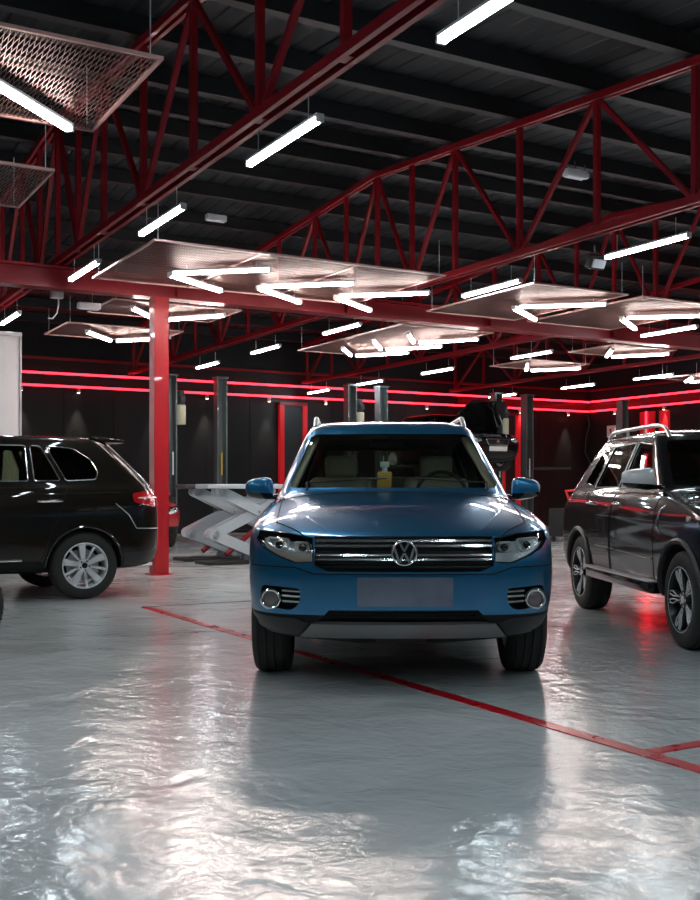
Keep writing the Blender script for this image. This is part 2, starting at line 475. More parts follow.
# ------------------------------------------------------------------ wheels
def tyre_bm(R, W, rim):
    bm = bmesh.new(); h = W / 2
    prof = [(-h * .80, rim - .012), (-h * .98, rim + .01), (-h * 1.0, rim + (R - rim) * .5), (-h * .93, R - .022), (-h * .80, R - .005)]
    for x in (-.62, -.2, .2, .62):
        prof += [(h * (x - .05), R), (h * (x - .045), R - .009), (h * (x + .045), R - .009), (h * (x + .05), R)]
    prof += [(h * .80, R - .005), (h * .93, R - .022), (h, rim + (R - rim) * .5), (h * .98, rim + .01), (h * .80, rim - .012)]
    n = len(prof)
    def mod(i, k):
        if (i in (3, 4, 5) or i in (n - 6, n - 5, n - 4)) and k % 2: return .007
        return 0
    lathe_x(bm, prof + [prof[0]], 96, 0, mod)
    bmesh.ops.remove_doubles(bm, verts=bm.verts, dist=1e-5)
    return bm
def spoke(bm, ang, r0, r1, w0, w1, x0, x1, t, mi=0):
    """radial plate; outward face at x0 (hub) .. x1 (rim)"""
    ca, sa = math.cos(ang), math.sin(ang)
    def P(r, s, x): return Vector((x, r * ca - s * sa, r * sa + s * ca))
    n = 4; R0 = []
    for i in range(n + 1):
        k = i / n; r = lerp(r0, r1, k); w = lerp(w0, w1, k) / 2; x = lerp(x0, x1, k) - .012 * math.sin(math.pi * k)
        R0.append([bm.verts.new(P(r, -w, x - t)), bm.verts.new(P(r, -w * .8, x)), bm.verts.new(P(r, w * .8, x)), bm.verts.new(P(r, w, x - t))])
    for a, b in zip(R0, R0[1:]):
        for j in range(4):
            f = bm.faces.new((a[j], a[(j + 1) % 4], b[(j + 1) % 4], b[j])); f.material_index = mi
    bm.faces.new(R0[0]); bm.faces.new(R0[-1][::-1])
def make_wheel(name, R, W, rim, style, parent, loc, side, rot=0.0):
    """side +1: outer face towards +x"""
    w = link('wheel', tyre_bm(R, W, rim), M['rubber'], parent, angle=50)
    w.location = loc; w.rotation_euler = (rot, 0, 0 if side > 0 else math.pi)
    h = W / 2
    bm = bmesh.new()
    face = M['alloy'] if style != 'dark' else M['dark_alloy']
    lathe_x(bm, [(h * .97, rim + .002), (h * .99, rim - .008), (h * .86, rim - .016), (h * .3, rim - .03), (-h * .8, rim - .02), (-h * .8, rim + .0)], 64)
    if style == 'ten':
        for k in range(5):
            a = 2 * math.pi * k / 5 + math.pi / 2
            spoke(bm, a, .05, rim - .012, .050, .085, h * .72, h * .84, .03)
            spoke(bm, a + math.pi / 5, .06, rim - .012, .024, .030, h * .68, h * .82, .025)
    elif style == 'five':
        for k in range(5):
            a = 2 * math.pi * k / 5 + math.pi / 2
            spoke(bm, a, .05, rim - .012, .07, .06, h * .70, h * .84, .03)
    else:
        for k in range(5):
            a = 2 * math.pi * k / 5 + math.pi / 2
            for d in (-.17, .17): spoke(bm, a + d, .05, rim - .012, .028, .032, h * .66, h * .86, .03, 0)
    # hub
    cyl(bm, (h * .45, 0, 0), (h * .80, 0, 0), .075, .062, 24)
    rmo = link('rim', bm, face, w)
    bm = bmesh.new(); cyl(bm, (h * .80, 0, 0), (h * .84, 0, 0), .03, .028, 20)
    for k in range(5):
        a = 2 * math.pi * k / 5 + math.pi / 2 + math.pi / 5; cyl(bm, (h * .78, .048 * math.cos(a), .048 * math.sin(a)), (h * .83, .048 * math.cos(a), .048 * math.sin(a)), .009, None, 8)
    link('hub_cap', bm, M['dark_alloy'] if style == 'ten' else M['satin'], w)
    bm = bmesh.new(); cyl(bm, (-.01, 0, 0), (.01, 0, 0), rim * .72, None, 32)
    link('brake_disc', bm, M['satin'] if style == 'ten' else M['trimgrey'], w)
    if style == 'dark':   # machined outlines of the spokes
        bm = bmesh.new()
        for k in range(5):
            a = 2 * math.pi * k / 5 + math.pi / 2
            pts = []
            for s in (-1, 1):
                seq = [(.065, .10), (.12, .16), (rim - .06, .27), (rim - .018, .22)]
                seq2 = [(rim - .02, .05), (.10, .04)]
                col = seq if s < 0 else seq
                path = [(r, s * t * (.16 / max(r, .08)) ** .35) for r, t in seq] + [(rim - .018, s * .10), (rim - .07, s * .065), (.11, s * .10)]
                P3 = []
                for r, t in path:
                    x = lerp(h * .70, h * .88, (r - .05) / (rim - .06)) + .004
                    P3.append((x, r * math.cos(a + t), r * math.sin(a + t)))
                tube(bm, P3, .0055, 5)
        pts = [(h * .97, (rim - .004) * math.cos(q * math.pi / 24), (rim - .004) * math.sin(q * math.pi / 24)) for q in range(48)]
        tube(bm, pts, .004, 5, True)
        o = link('spoke_edge', bm, M['bright_edge'], w); o['label'] = 'bright machined edges of the dark spokes'
    return w
def arch(p, sides=(1,)):
    out = []
    for y in (p['yw0'], p['yw1']):
        for s in (-1, 1):
            bm = bmesh.new(); cyl(bm, (s * (p['w'] - .34), y, p['R']), (s * 1.3, y, p['R']), p['R'] + .05, None, 48)
            out.append(link('cutter', bm, M['liner'], smooth=False))
    return out
def seat(root, x, y, mat, off):
    bm = bmesh.new()
    box(bm, (x, y, .68), (.50, .5, .16)); box(bm, (x, y + .30, .95), (.48, .13, .52), 0, Matrix.Rotation(math.radians(-12), 4, 'X'))
    bevel(bm, .04, 3); s = link('seat', bm, mat, root); s.location = off
    bm = bmesh.new(); box(bm, (x, y + .38, 1.30), (.25, .10, .16)); bevel(bm, .035, 3)
    cyl(bm, (x - .06, y + .37, 1.15), (x - .06, y + .38, 1.27), .006); cyl(bm, (x + .06, y + .37, 1.15), (x + .06, y + .38, 1.27), .006)
    hr = link('headrest', bm, mat, s)
    return s
def make_car(name, p, loc, rz, label, cat='car', group=None):
    root = empty(name, loc, rz, label, cat, group)
    off = (0, -p['L'] / 2, 0)
    body = loft(gen_levels(p)); body.name = 'body'; body.data.materials.append(p['paint'])
    sf = Surf(body)
    cuts = arch(p)
    cav = loft(gen_cavity(p), 1); cav.data.materials.append(M['interior']); cuts.append(cav)
    for poly in p['side_windows']: cuts.append(prism(rounded(poly, .03), 'x', -1.2, 1.2, M['gloss_black']))
    cuts.append(prism(rounded(p['windshield'], .05), 'y', -.2, p['yhd'] + .45, M['gloss_black']))
    cuts.append(prism(rounded(p['rearglass'], .05), 'y', p['yrr'] - .35, p['L'] + .3, M['gloss_black']))
    for (poly, axis, lo, hi, mt) in p.get('pockets', []):
        cuts.append(prism(poly, axis, lo, hi, mt))
    cut(body, cuts); body.parent = root
    mts = [m.name for m in body.data.materials]
    if 'arch_liner' in mts:
        li = mts.index('arch_liner')
        for f in body.data.polygons:
            if f.normal.z < -.3 and f.center.z < .42: f.material_index = li
    outs = split(body, p.get('regions', []), p, root, sf)
    body.location = off
    for q in outs: q.location = off
    # window glass
    def add(o): o.location = off; return o
    for poly in p['side_windows']:
        for ax in 'RL': add(panel('side_window', sf, grow(rounded(poly, .03), .014), ax, -.007, .004, p['sglass'], root, .12))
    add(panel('windshield', sf, grow(rounded(p['windshield'], .05), .014), 'f', -.007, .004, p['wglass'], root, .06))
    add(panel('rear_window', sf, grow(rounded(p['rearglass'], .05), .014), 'r', -.007, .004, p['sglass'], root, .08))
    # seams round the separate panels
    bm = bmesh.new()
    for nm, axis, poly in p.get('regions', []):
        surfline('', sf, poly, axis, .0005, .0035, None, None, True, bm)
    if len(bm.verts): add(link('panel_gap', bm, M['liner'], root))
    else: bm.free()
    # wheels
    for y in (p['yw0'], p['yw1']):
        for s in (-1, 1):
            make_wheel('wheel', p['R'], p['W'], p['rim'], p['style'], root, (s * (p['w'] - p['W'] / 2 - p.get('tuck', .02)), y - p['L'] / 2, p['R']), s, random.uniform(0, 1.2) if p.get('wrot') is None else p['wrot'])
    # underbody
    bm = bmesh.new(); box(bm, (0, p['L'] / 2, p['zbot'] + .03), (p['w'] * 1.2, p['L'] - 1.0, .08)); bevel(bm, .02)
    cyl(bm, (-p['w'] * .8, p['yw0'], p['R'] - .03), (p['w'] * .8, p['yw0'], p['R'] - .03), .035)
    cyl(bm, (-p['w'] * .8, p['yw1'], p['R'] - .03), (p['w'] * .8, p['yw1'], p['R'] - .03), .045)
    add(link('underbody', bm, M['liner'], root))
    # interior
    ys = p['ysc'] + .75
    seat(root, -.36, ys, p['seatmat'], off); seat(root, .36, ys, p['seatmat'], off)
    bm = bmesh.new(); box(bm, (0, ys + 1.0, .70), (1.25, .5, .18)); box(bm, (0, ys + 1.28, .98), (1.25, .13, .50), 0, Matrix.Rotation(math.radians(-12), 4, 'X')); bevel(bm, .04, 2)
    for x in (-.38, .38): box(bm, (x, ys + 1.34, 1.27), (.24, .09, .14))
    add(link('rear_bench', bm, p['seatmat'], root))
    bm = bmesh.new(); box(bm, (0, p['ysc'] + .33, p['zh1'] - .14), (p['w'] * 1.5, .42, .22)); bevel(bm, .05, 3)
    dash = add(link('dashboard', bm, M['interior'], root))
    sx = p.get('driver', 1) * .36
    bm = bmesh.new(); pts = []
    for k in range(28):
        a = 2 * math.pi * k / 28; pts.append(Vector((sx + .18 * math.cos(a), p['ysc'] + .60 + .06 * math.sin(a), p['zh1'] - .03 + .17 * math.sin(a))))
    tube(bm, pts, .014, 8, True)
    cyl(bm, (sx, p['ysc'] + .55, p['zh1'] - .04), (sx, p['ysc'] + .62, p['zh1'] - .03), .07, .06); cyl(bm, (sx - .17, p['ysc'] + .6, p['zh1'] - .03), (sx + .17, p['ysc'] + .6, p['zh1'] - .03), .012)
    add(link('steering_wheel', bm, M['plastic'], root))
    bm = bmesh.new(); box(bm, (-.02, p['yhd'] + .10, p['zr'] - .19), (.24, .03, .06)); bevel(bm, .01); cyl(bm, (-.02, p['yhd'] + .10, p['zr'] - .16), (-.02, p['yhd'] + .04, p['zr'] - .09), .008)
    add(link('rear_view_mirror', bm, M['plastic'], root))
    return root, sf, off, add
def mirror_part(root, off, x, y, z, s, cap, base, size=(.115, .08, .068), boxy=False):
    bm = bmesh.new()
    bmesh.ops.create_uvsphere(bm, u_segments=24, v_segments=16, radius=1.0)
    e = .62 if not boxy else .45
    for v in bm.verts:
        c = v.co; sg = lambda t: (abs(t) ** e) * (1 if t >= 0 else -1)
        c.x = sg(c.x) * size[0]; c.z = sg(c.z) * size[2]; c.y = c.y * size[1]
        if c.y > size[1] * .35: c.y = size[1] * .35
        c.z *= 1 - .18 * (c.x * s / size[0])
    for f in bm.faces: f.material_index = 1 if f.calc_center_median().z < -size[2] * .35 or f.calc_center_median().y > size[1] * .33 else 0
    bmesh.ops.translate(bm, verts=bm.verts, vec=(s * x, y, z))
    o = link('side_mirror', bm, [cap, base], root); o.location = off
    bm = bmesh.new(); box(bm, (s * (x - size[0] - .01), y + .01, z - size[2] * .8), (.12, .05, .035)); bevel(bm, .01)
    link('mirror_arm', bm, base, o)
    return o
def rail(root, off, sf, x, y0, y1, s, mat, hgt=.045):
    pts = []; n = 26
    for i in range(n + 1):
        t = i / n; y = lerp(y0, y1, t); xx = s * x
        h = sf.cast((xx, y), 't'); z = h[0].z if h else 1.6
        e = min(1, min(t, 1 - t) / .10); e = math.sin(e * math.pi / 2)
        pts.append((xx, y, z - .008 + hgt * e))
    bm = bmesh.new(); tube(bm, pts, .017, 10)
    for t in (.36, .64):
        y = lerp(y0, y1, t); h = sf.cast((s * x, y), 't')
        if h: cyl(bm, h[0], h[0] + Vector((0, 0, hgt)), .015, .012, 8)
    o = link('roof_rail', bm, mat, root); o.location = off
# ------------------------------------------------------------------ the cars
def place_by(pt_local, pt_world, rz, L):
    """root location so that local car point (x, y from the nose) lands on the world point"""
    lx, ly = pt_local[0], pt_local[1] - L / 2
    c, s = math.cos(rz), math.sin(rz)
    return (pt_world[0] - (c * lx - s * ly), pt_world[1] - (s * lx + c * ly), 0)
def head_lamp(root, off, sf, poly, s, lower=None, rects=(), axis='f', lampcol=None):
    f = (lambda q: [(s * a, b) for a, b in q]) if s > 0 else (lambda q: [(-a, b) for a, b in q][::-1])
    hp = panel('headlight', sf, f(grow(poly, -.004)), axis, -.045, .004, M['reflector'], root, .03); hp.location = off
    if lower:
        o = panel('indicator_housing', sf, f(lower), axis, -.02, .012, lampcol or M['reflector'], hp, .03)
    bm = bmesh.new()
    for r in rects:
        surfline('', sf, f(r), axis, -.022, .0065, None, None, True, bm)
    for r in rects:
        cx = sum(q[0] for q in r) / len(r); cz = sum(q[1] for q in r) / len(r)
        h = sf.cast((s * cx, cz), axis)
        if h:
            c = h[0] + h[1] * -.03
            cyl(bm, c + Vector((0, .02, 0)), c + Vector((0, -.012, 0)), .028, .024, 20)
    if rects: link('lamp_bezel', bm, M['reflector'], hp)
    else: bm.free()
    bm = bmesh.new(); n = 0
    for r in rects:
        cx = sum(q[0] for q in r) / len(r); cz = sum(q[1] for q in r) / len(r)
        h = sf.cast((s * cx, cz), axis)
        if h:
            v = bmesh.ops.create_uvsphere(bm, u_segments=16, v_segments=10, radius=.022)
            bmesh.ops.translate(bm, verts=v['verts'], vec=h[0] + h[1] * -.022 + Vector((0, -.01, 0)))
            link('projector_lens', bm, M['gloss_black'], hp); bm = bmesh.new()
    bm.free()
    o = panel('lamp_cover', sf, f(poly), axis, -.002, .003, M['lens'], hp, .03)
    return hp
def torus_y(bm, c, R, r, n=36, m=8):
    tube(bm, [(c[0] + R * math.cos(2 * math.pi * k / n), c[1], c[2] + R * math.sin(2 * math.pi * k / n)) for k in range(n)], r, m, True)
def gap_line(root, add, sf, pts, axis, r=.0035, mat=None, name='panel_gap', off=.0):
    add(surfline(name, sf, pts, axis, off, r, mat or M['liner'], root))
def handle(root, off, sf, y0, y1, z, ax, mat):
    p = surfpts(sf, [(y0, z), (y1, z)], ax, .028, .03)
    bm = bmesh.new(); tube(bm, p, [.008] + [.013] * (len(p) - 2) + [.008], 8)
    q = surfpts(sf, [(y0, z), (y1, z)], ax, 0.0, .03)
    cyl(bm, q[0], p[0], .008); cyl(bm, q[-1], p[-1], .008)
    o = link('door_handle', bm, mat, root); o.location = off

# ---- blue SUV
HL = [(.502, .853), (.498, .724), (.60, .720), (.69, .752), (.775, .795), (.822, .845), (.812, .888), (.66, .880)]
FOG = rounded([(.565, .580), (.79, .592), (.812, .475), (.62, .455), (.575, .49)], .03)
tig = dict(L=4.43, w=.905, zh0=.87, zh1=1.11, ysc=1.22, zbelt=1.04, zr=1.655, yhd=1.95, wr=.60, yrr=4.0, yrb=4.35,
           R=.345, W=.235, rim=.225, yw0=.875, yw1=3.48, zbot=.25, paint=M['blue'], style='five', wrot=.3,
           sglass=M['dark_glass'], wglass=M['glass'], seatmat=M['beige'], driver=1,
           windshield=[(-.715, 1.135), (.715, 1.135), (.570, 1.522), (-.570, 1.522)],
           rearglass=[(-.62, 1.15), (.62, 1.15), (.50, 1.48), (-.50, 1.48)],
           side_windows=[[(1.68, 1.10), (2.05, 1.46), (2.42, 1.50), (2.42, 1.10)], [(2.50, 1.10), (2.50, 1.50), (3.15, 1.49), (3.25, 1.10)], [(3.34, 1.11), (3.24, 1.48), (3.55, 1.45), (3.75, 1.14)]],
           pockets=[([(-.487, .856), (.487, .856), (.492, .705), (.42, .674), (-.42, .674), (-.492, .705)], 'y', -.3, .15, M['plastic']),
                    (HL, 'y', -.3, .34, M['plastic']), (mirror_poly(HL), 'y', -.3, .34, M['plastic']),
                    (FOG, 'y', -.3, .26, M['plastic']), (mirror_poly(FOG), 'y', -.3, .26, M['plastic']),
                    ([(-.41, .462), (.41, .462), (.46, .405), (.51, .385), (-.51, .385), (-.46, .405)], 'y', -.3, .14, M['plastic'])],
           regions=[('hood', 't', [(-.51, .075), (.51, .075), (.72, .40), (.735, 1.17), (-.735, 1.17), (-.72, .40)]),
                    ('front_bumper', 'f', [(-1, .20), (1, .20), (1, .70), (.60, .695), (.49, .66), (-.49, .66), (-.60, .695), (-1, .70)]),
                    ('door', 'R', [(1.38, .36), (1.38, 1.03), (2.44, 1.03), (2.44, .36)]), ('door', 'L', [(1.38, .36), (1.38, 1.03), (2.44, 1.03), (2.44, .36)]),
                    ('door', 'R', [(2.47, .36), (2.47, 1.03), (3.42, 1.03), (3.30, .80), (3.0, .36)]), ('door', 'L', [(2.47, .36), (2.47, 1.03), (3.42, 1.03), (3.30, .80), (3.0, .36)])])
def build_blue():
    root, sf, off, add = make_car('suv', tig, (.295, 5.75 + 4.43 / 2, 0), 0, 'metallic blue compact SUV facing the camera in the middle of the garage floor', 'car')
    # grille
    bm = bmesh.new()
    for z in (.70, .725, .787, .862 - .012):
        p = surfpts(sf, [(-.47, z), (.47, z)], 'f', -.03); tube(bm, p, .006, 6)
    gr = add(link('grille', bm, M['plastic'], root))
    for z in (.838, .813, .764, .740):
        panel('chrome_bar', sf, [(-.482, z - .0055), (.482, z - .0055), (.482, z + .0055), (-.482, z + .0055)], 'f', .006, .02, M['chrome'], gr, .04)
    add(panel('grille_rim', sf, [(-.492, .862), (.492, .862), (.492, .856), (-.492, .856)], 'f', .004, .01, M['gloss_black'], root, .05))
    # emblem
    y = sf.cast((0, .778), 'f')[0].y - .016; zc = .778
    bm = bmesh.new(); cyl(bm, (0, y + .02, zc), (0, y + .002, zc), .071, .068, 40)
    em = add(link('emblem_disc', bm, M['gloss_black'], root))
    bm = bmesh.new(); torus_y(bm, (0, y, zc), .066, .0065)
    R = .064
    def st(a, b): bar(bm, (a[0] * R, y - .002, zc + a[1] * R), (b[0] * R, y - .002, zc + b[1] * R), .0115, .008, up=(0, 1, 0))
    for sg in (-1, 1):
        st((sg * .40, .88), (sg * .02, .16)); st((sg * .84, .48), (sg * .44, -.82)); st((sg * .44, -.82), (sg * .02, -.02))
    bar(bm, (-.05 * R, y - .002, zc + .17 * R), (.05 * R, y - .002, zc + .17 * R), .008, .008, up=(0, 1, 0))
    o = link('emblem', bm, M['chrome'], em, smooth=True); o['label'] = 'chrome round emblem with a V over a W'
    # lamps
    low = [(.507, .778), (.503, .73), (.60, .725), (.688, .757), (.772, .799), (.812, .842), (.72, .79), (.66, .770), (.60, .782)]
    r1 = rounded([(.525, .842), (.605, .845), (.60, .79), (.55, .782), (.53, .80)], .012); r2 = rounded([(.64, .862), (.77, .868), (.775, .83), (.71, .795), (.665, .785), (.645, .81)], .015)
    for s in (-1, 1):
        hp = head_lamp(root, off, sf, HL, s, low, (r1, r2), lampcol=M['lamp_reflection'] if s < 0 else M['reflector'])
        f = (lambda q: [(s * a, b) for a, b in q])
        gap = surfline('lamp_seal', sf, f(HL), 'f', .001, .0035, M['gloss_black'], hp, True)
        # fog lamp
        c = sf.cast((s * .738, .515), 'f'); cy = c[0].y - .008
        bm = bmesh.new(); torus_y(bm, (s * .738, cy, .515), .050, .0095); cyl(bm, (s * .738, cy + .08, .515), (s * .738, cy + .01, .515), .054, .054, 28, caps=False)
        fl = add(link('fog_light', bm, M['chrome'], root))
        bm = bmesh.new(); v = bmesh.ops.create_uvsphere(bm, u_segments=24, v_segments=12, radius=.047)
        for q in bm.verts: q.co.y *= .3
        bmesh.ops.translate(bm, verts=bm.verts, vec=(s * .738, cy + .015, .515)); link('fog_lens', bm, M['fog_lens'], fl)
        bm = bmesh.new()
        for z in (.555, .525, .492):
            p = surfpts(sf, [(s * .575, z), (s * .69, z + .003)], 'f', -.035); tube(bm, p, .006, 6)
        link('fog_slat', bm, M['satin'], fl)
        add(panel('lower_cladding', sf, [(s * q[0], q[1]) for q in [(.525, .385), (.60, .412), (.84, .418), (.885, .44), (.89, .31), (.585, .31)]], 'f', .004, .012, M['plastic'], root, .04))
        mirror_part(root, off, .925, 1.62, 1.13, s, M['blue'], M['gloss_black'], (.098, .08, .074))
        rail(root, off, sf, .55, 2.12, 3.85, s, M['satin'], .058)
        for (y0, y1) in ((2.18, 2.38), (3.12, 3.32)): handle(root, off, sf, y0, y1, .93, 'R' if s > 0 else 'L', M['blue'])
        # pillar trim inside
        bm = bmesh.new(); bar(bm, (s * .70, 1.50, 1.12), (s * .55, 2.02, 1.50), .07, .03); bevel(bm, .01)
        add(link('pillar_trim', bm, M['beige'], root))
    add(panel('lower_lip', sf, [(-.86, .308), (.86, .308), (.80, .262), (-.80, .262)], 'f', .003, .02, M['plastic'], root, .05))
    add(panel('skid_plate', sf, [(-.505, .386), (.505, .386), (.575, .306), (-.575, .306)], 'f', .012, .03, M['skid'], root, .04))
    add(panel('number_plate', sf, rounded([(-.255, .488), (.265, .488), (.265, .645), (-.255, .645)], .01), 'f', .012, .01, M['plate'], root, .05))
    bm = bmesh.new()
    for z in (.40, .425, .445): tube(bm, surfpts(sf, [(-.41, z), (.41, z)], 'f', -.04), .006, 6)
    add(link('intake_slat', bm, M['plastic'], root))
    for s in (-1, 1):
        bm = bmesh.new(); p = surfpts(sf, [(s * .60 + .02, 1.16), (s * .10 + .05, 1.19)], 'f', .012); tube(bm, p, .007, 6); cyl(bm, p[0], (p[0].x, p[0].y - .06, p[0].z - .05), .01)
        add(link('wiper', bm, M['plastic'], root))
    add(surfline('hood_crease', sf, [(-.42, .14), (-.60, .6), (-.66, 1.12)], 't', -.004, .006, M['blue'], root))
    add(surfline('hood_crease', sf, [(.42, .14), (.60, .6), (.66, 1.12)], 't', -.004, .006, M['blue'], root))
    # tail lamps and badge at the back
    for s in (-1, 1):
        q = [(.62, .92), (.84, .95), (.84, 1.08), (.62, 1.06)]
        add(panel('tail_light', sf, [(s * a, b) for a, b in (q if s > 0 else q)], 'r', .006, .02, M['tail_red'], root))
    # bottle on the dashboard
    bx, by = .295 - .055, 5.75 + 1.60
    b = bmesh.new(); box(b, (0, 0, .062), (.085, .05, .125)); bevel(b, .012, 3)
    z0 = tig['zh1'] - .03
    eb = link('spray_bottle', b, M['yliquid']); eb.location = (bx, by, z0 + .006); eb.scale = (1.2, 1.2, 1.3)
    tag(eb, 'yellow bottle with a white cap standing on the dashboard of the blue SUV', 'bottle')
    b = bmesh.new(); cyl(b, (0, 0, .123), (0, 0, .15), .016, .014, 14); box(b, (.0, -.004, .162), (.05, .03, .03)); bevel(b, .005)
    link('cap', b, M['white'], eb)
# ---- dark SUV seen from the side, tail to the right
tou = dict(L=4.62, w=.935, zh0=.95, zh1=1.15, ysc=1.30, zbelt=1.16, zr=1.70, yhd=2.10, wr=.645, yrr=4.08, yrb=4.55, cr=.42,
           R=.345, W=.24, rim=.235, yw0=.90, yw1=3.70, zbot=.27, paint=M['brown_black'], style='ten', wrot=.12,
           sglass=M['dark_glass'], wglass=M['dark_glass'], seatmat=M['interior'],
           windshield=[(-.72, 1.18), (.72, 1.18), (.60, 1.56), (-.60, 1.56)],
           rearglass=[(-.66, 1.22), (.66, 1.22), (.52, 1.55), (-.52, 1.55)],
           side_windows=[[(1.72, 1.20), (2.15, 1.53), (2.30, 1.56), (2.28, 1.205)], [(2.36, 1.205), (2.38, 1.565), (3.14, 1.57), (3.14, 1.215)],
                         [(3.21, 1.215), (3.20, 1.57), (3.29, 1.567), (3.46, 1.22)], [(3.36, 1.565), (3.62, 1.545), (3.80, 1.43), (3.86, 1.31), (3.83, 1.235), (3.53, 1.22)]],
           regions=[('door', 'R', [(1.42, .38), (1.42, 1.14), (2.32, 1.14), (2.32, .38)]), ('door', 'L', [(1.42, .38), (1.42, 1.14), (2.32, 1.14), (2.32, .38)]),
                    ('door', 'R', [(2.35, .38), (2.35, 1.14), (3.52, 1.14), (3.42, .84), (3.24, .38)]), ('door', 'L', [(2.35, .38), (2.35, 1.14), (3.52, 1.14), (3.42, .84), (3.24, .38)]),
                    ('hood', 't', [(-.55, .10), (.55, .10), (.76, .5), (.76, 1.22), (-.76, 1.22), (-.76, .5)])])
def build_dark():
    rz = -(math.pi / 2 - PHI)
    loc = place_by((tou['w'], tou['yw1']), (-2.70, 10.84), rz, tou['L'])
    root, sf, off, add = make_car('suv', tou, loc, rz, 'brown-black SUV in side view beside the red column, its tail towards the column', 'car')
    for ax, s in (('R', 1), ('L', -1)):
        for poly in tou['side_windows']:
            add(surfline('window_trim', sf, rounded(grow(poly, .006), .03), ax, .002, .006, M['chrome'], root, True))
        handle(root, off, sf, 3.22, 3.46, 1.0, ax, M['chrome']); handle(root, off, sf, 2.05, 2.27, 1.0, ax, M['chrome'])
        add(surfline('sill_strip', sf, [(1.5, .42), (3.06, .42)], ax, .006, .013, M['chrome'], root))
        q = [(4.20, 1.08), (4.42, 1.12), (4.60, 1.11), (4.62, .97), (4.45, .94), (4.22, .99)]
        tl = add(panel('tail_light', sf, rounded(q, .03), ax, .008, .03, M['tail_red'], root, .03))
        o = surfline('lamp_band', sf, [(4.26, 1.035), (4.60, 1.04)], ax, .010, .007, M['reflector'], tl)
        add(surfline('shoulder_crease', sf, [(1.3, 1.02), (3.0, 1.07), (4.15, 1.10)], ax, -.003, .007, M['brown_black'], root))
        add(surfline('bumper_seam', sf, [(4.02, .98), (4.16, .86), (4.24, .72), (4.60, .71)], ax, .0, .004, M['satin'], root))
        add(surfline('arch_lip', sf, [(3.70 + .40 * math.cos(t * math.pi / 12), .345 + .40 * math.sin(t * math.pi / 12)) for t in range(0, 13)], ax, .0, .012, M['gloss_black'], root))
        add(surfline('arch_lip', sf, [(.90 + .40 * math.cos(t * math.pi / 12), .345 + .40 * math.sin(t * math.pi / 12)) for t in range(0, 13)], ax, .0, .012, M['gloss_black'], root))
        mirror_part(root, off, 1.0, 1.75, 1.20, s, M['brown_black'], M['plastic'])
        add(panel('bumper_skirt', sf, [(4.10, .46), (4.60, .50), (4.60, .33), (4.12, .33)], ax, .004, .012, M['plastic'], root))
        hl = [(.50, .92), (.82, .97), (.82, .86), (.52, .83)]
        add(panel('headlight', sf, [(s * a, b) for a, b in hl], 'f', .004, .02, M['reflector'], root))
    # spoiler, wiper, exhaust, antenna
    bm = bmesh.new(); box(bm, (0, 4.04, 1.655), (1.16, .36, .035), 0, Matrix.Rotation(math.radians(-5), 4, 'X')); bevel(bm, .014, 2)
    add(link('roof_spoiler', bm, M['brown_black'], root))
    for s in (-1, 1):
        add(surfline('rear_pillar_edge', sf, [(s * .575, 1.60), (s * .66, 1.42), (s * .78, 1.17)], 'r', .004, .010, M['satin'], root))
        bm = bmesh.new(); cyl(bm, (s * .45, 4.2, .33), (s * .45, 4.56, .33), .04, None, 16); add(link('exhaust_tip', bm, M['chrome'], root))
    bm = bmesh.new(); cyl(bm, (0, 3.75, 1.68), (0, 3.85, 1.78), .006, .004, 8); add(link('antenna', bm, M['plastic'], root))
    add(panel('tailgate_trim', sf, [(-.45, .93), (.45, .93), (.45, .96), (-.45, .96)], 'r', .006, .012, M['chrome'], root, .06))
# ---- black SUV on the right
HLD = [(.50, .885), (.50, .79), (.60, .775), (.80, .80), (.85, .87), (.84, .93), (.70, .92)]
dus = dict(L=4.36, w=.905, zh0=.91, zh1=1.13, ysc=1.18, zbelt=1.10, zr=1.645, yhd=1.93, wr=.615, yrr=3.72, yrb=4.18,
           R=.345, W=.235, rim=.235, yw0=.85, yw1=3.43, zbot=.30, paint=M['black_paint'], style='dark', wrot=.3,
           sglass=M['dark_glass'], wglass=M['dark_glass'], seatmat=M['interior'],
           windshield=[(-.72, 1.155), (.72, 1.155), (.585, 1.525), (-.585, 1.525)],
           rearglass=[(-.62, 1.18), (.62, 1.18), (.50, 1.48), (-.50, 1.48)],
           side_windows=[[(1.66, 1.15), (2.05, 1.485), (2.40, 1.52), (2.40, 1.15)], [(2.48, 1.15), (2.48, 1.52), (3.06, 1.505), (3.16, 1.15)], [(3.25, 1.16), (3.16, 1.49), (3.40, 1.46), (3.58, 1.19)]],
           pockets=[(HLD, 'y', -.3, .36, M['plastic']), (mirror_poly(HLD), 'y', -.3, .36, M['plastic'])],
           regions=[('door', a, [(1.36, .42), (1.36, 1.09), (2.42, 1.09), (2.42, .42)]) for a in 'LR'] + [('door', a, [(2.45, .42), (2.45, 1.09), (3.26, 1.09), (3.14, .78), (2.96, .42)]) for a in 'LR'] +
                   [('hood', 't', [(-.55, .10), (.55, .10), (.74, .5), (.74, 1.12), (-.74, 1.12), (-.74, .5)])])
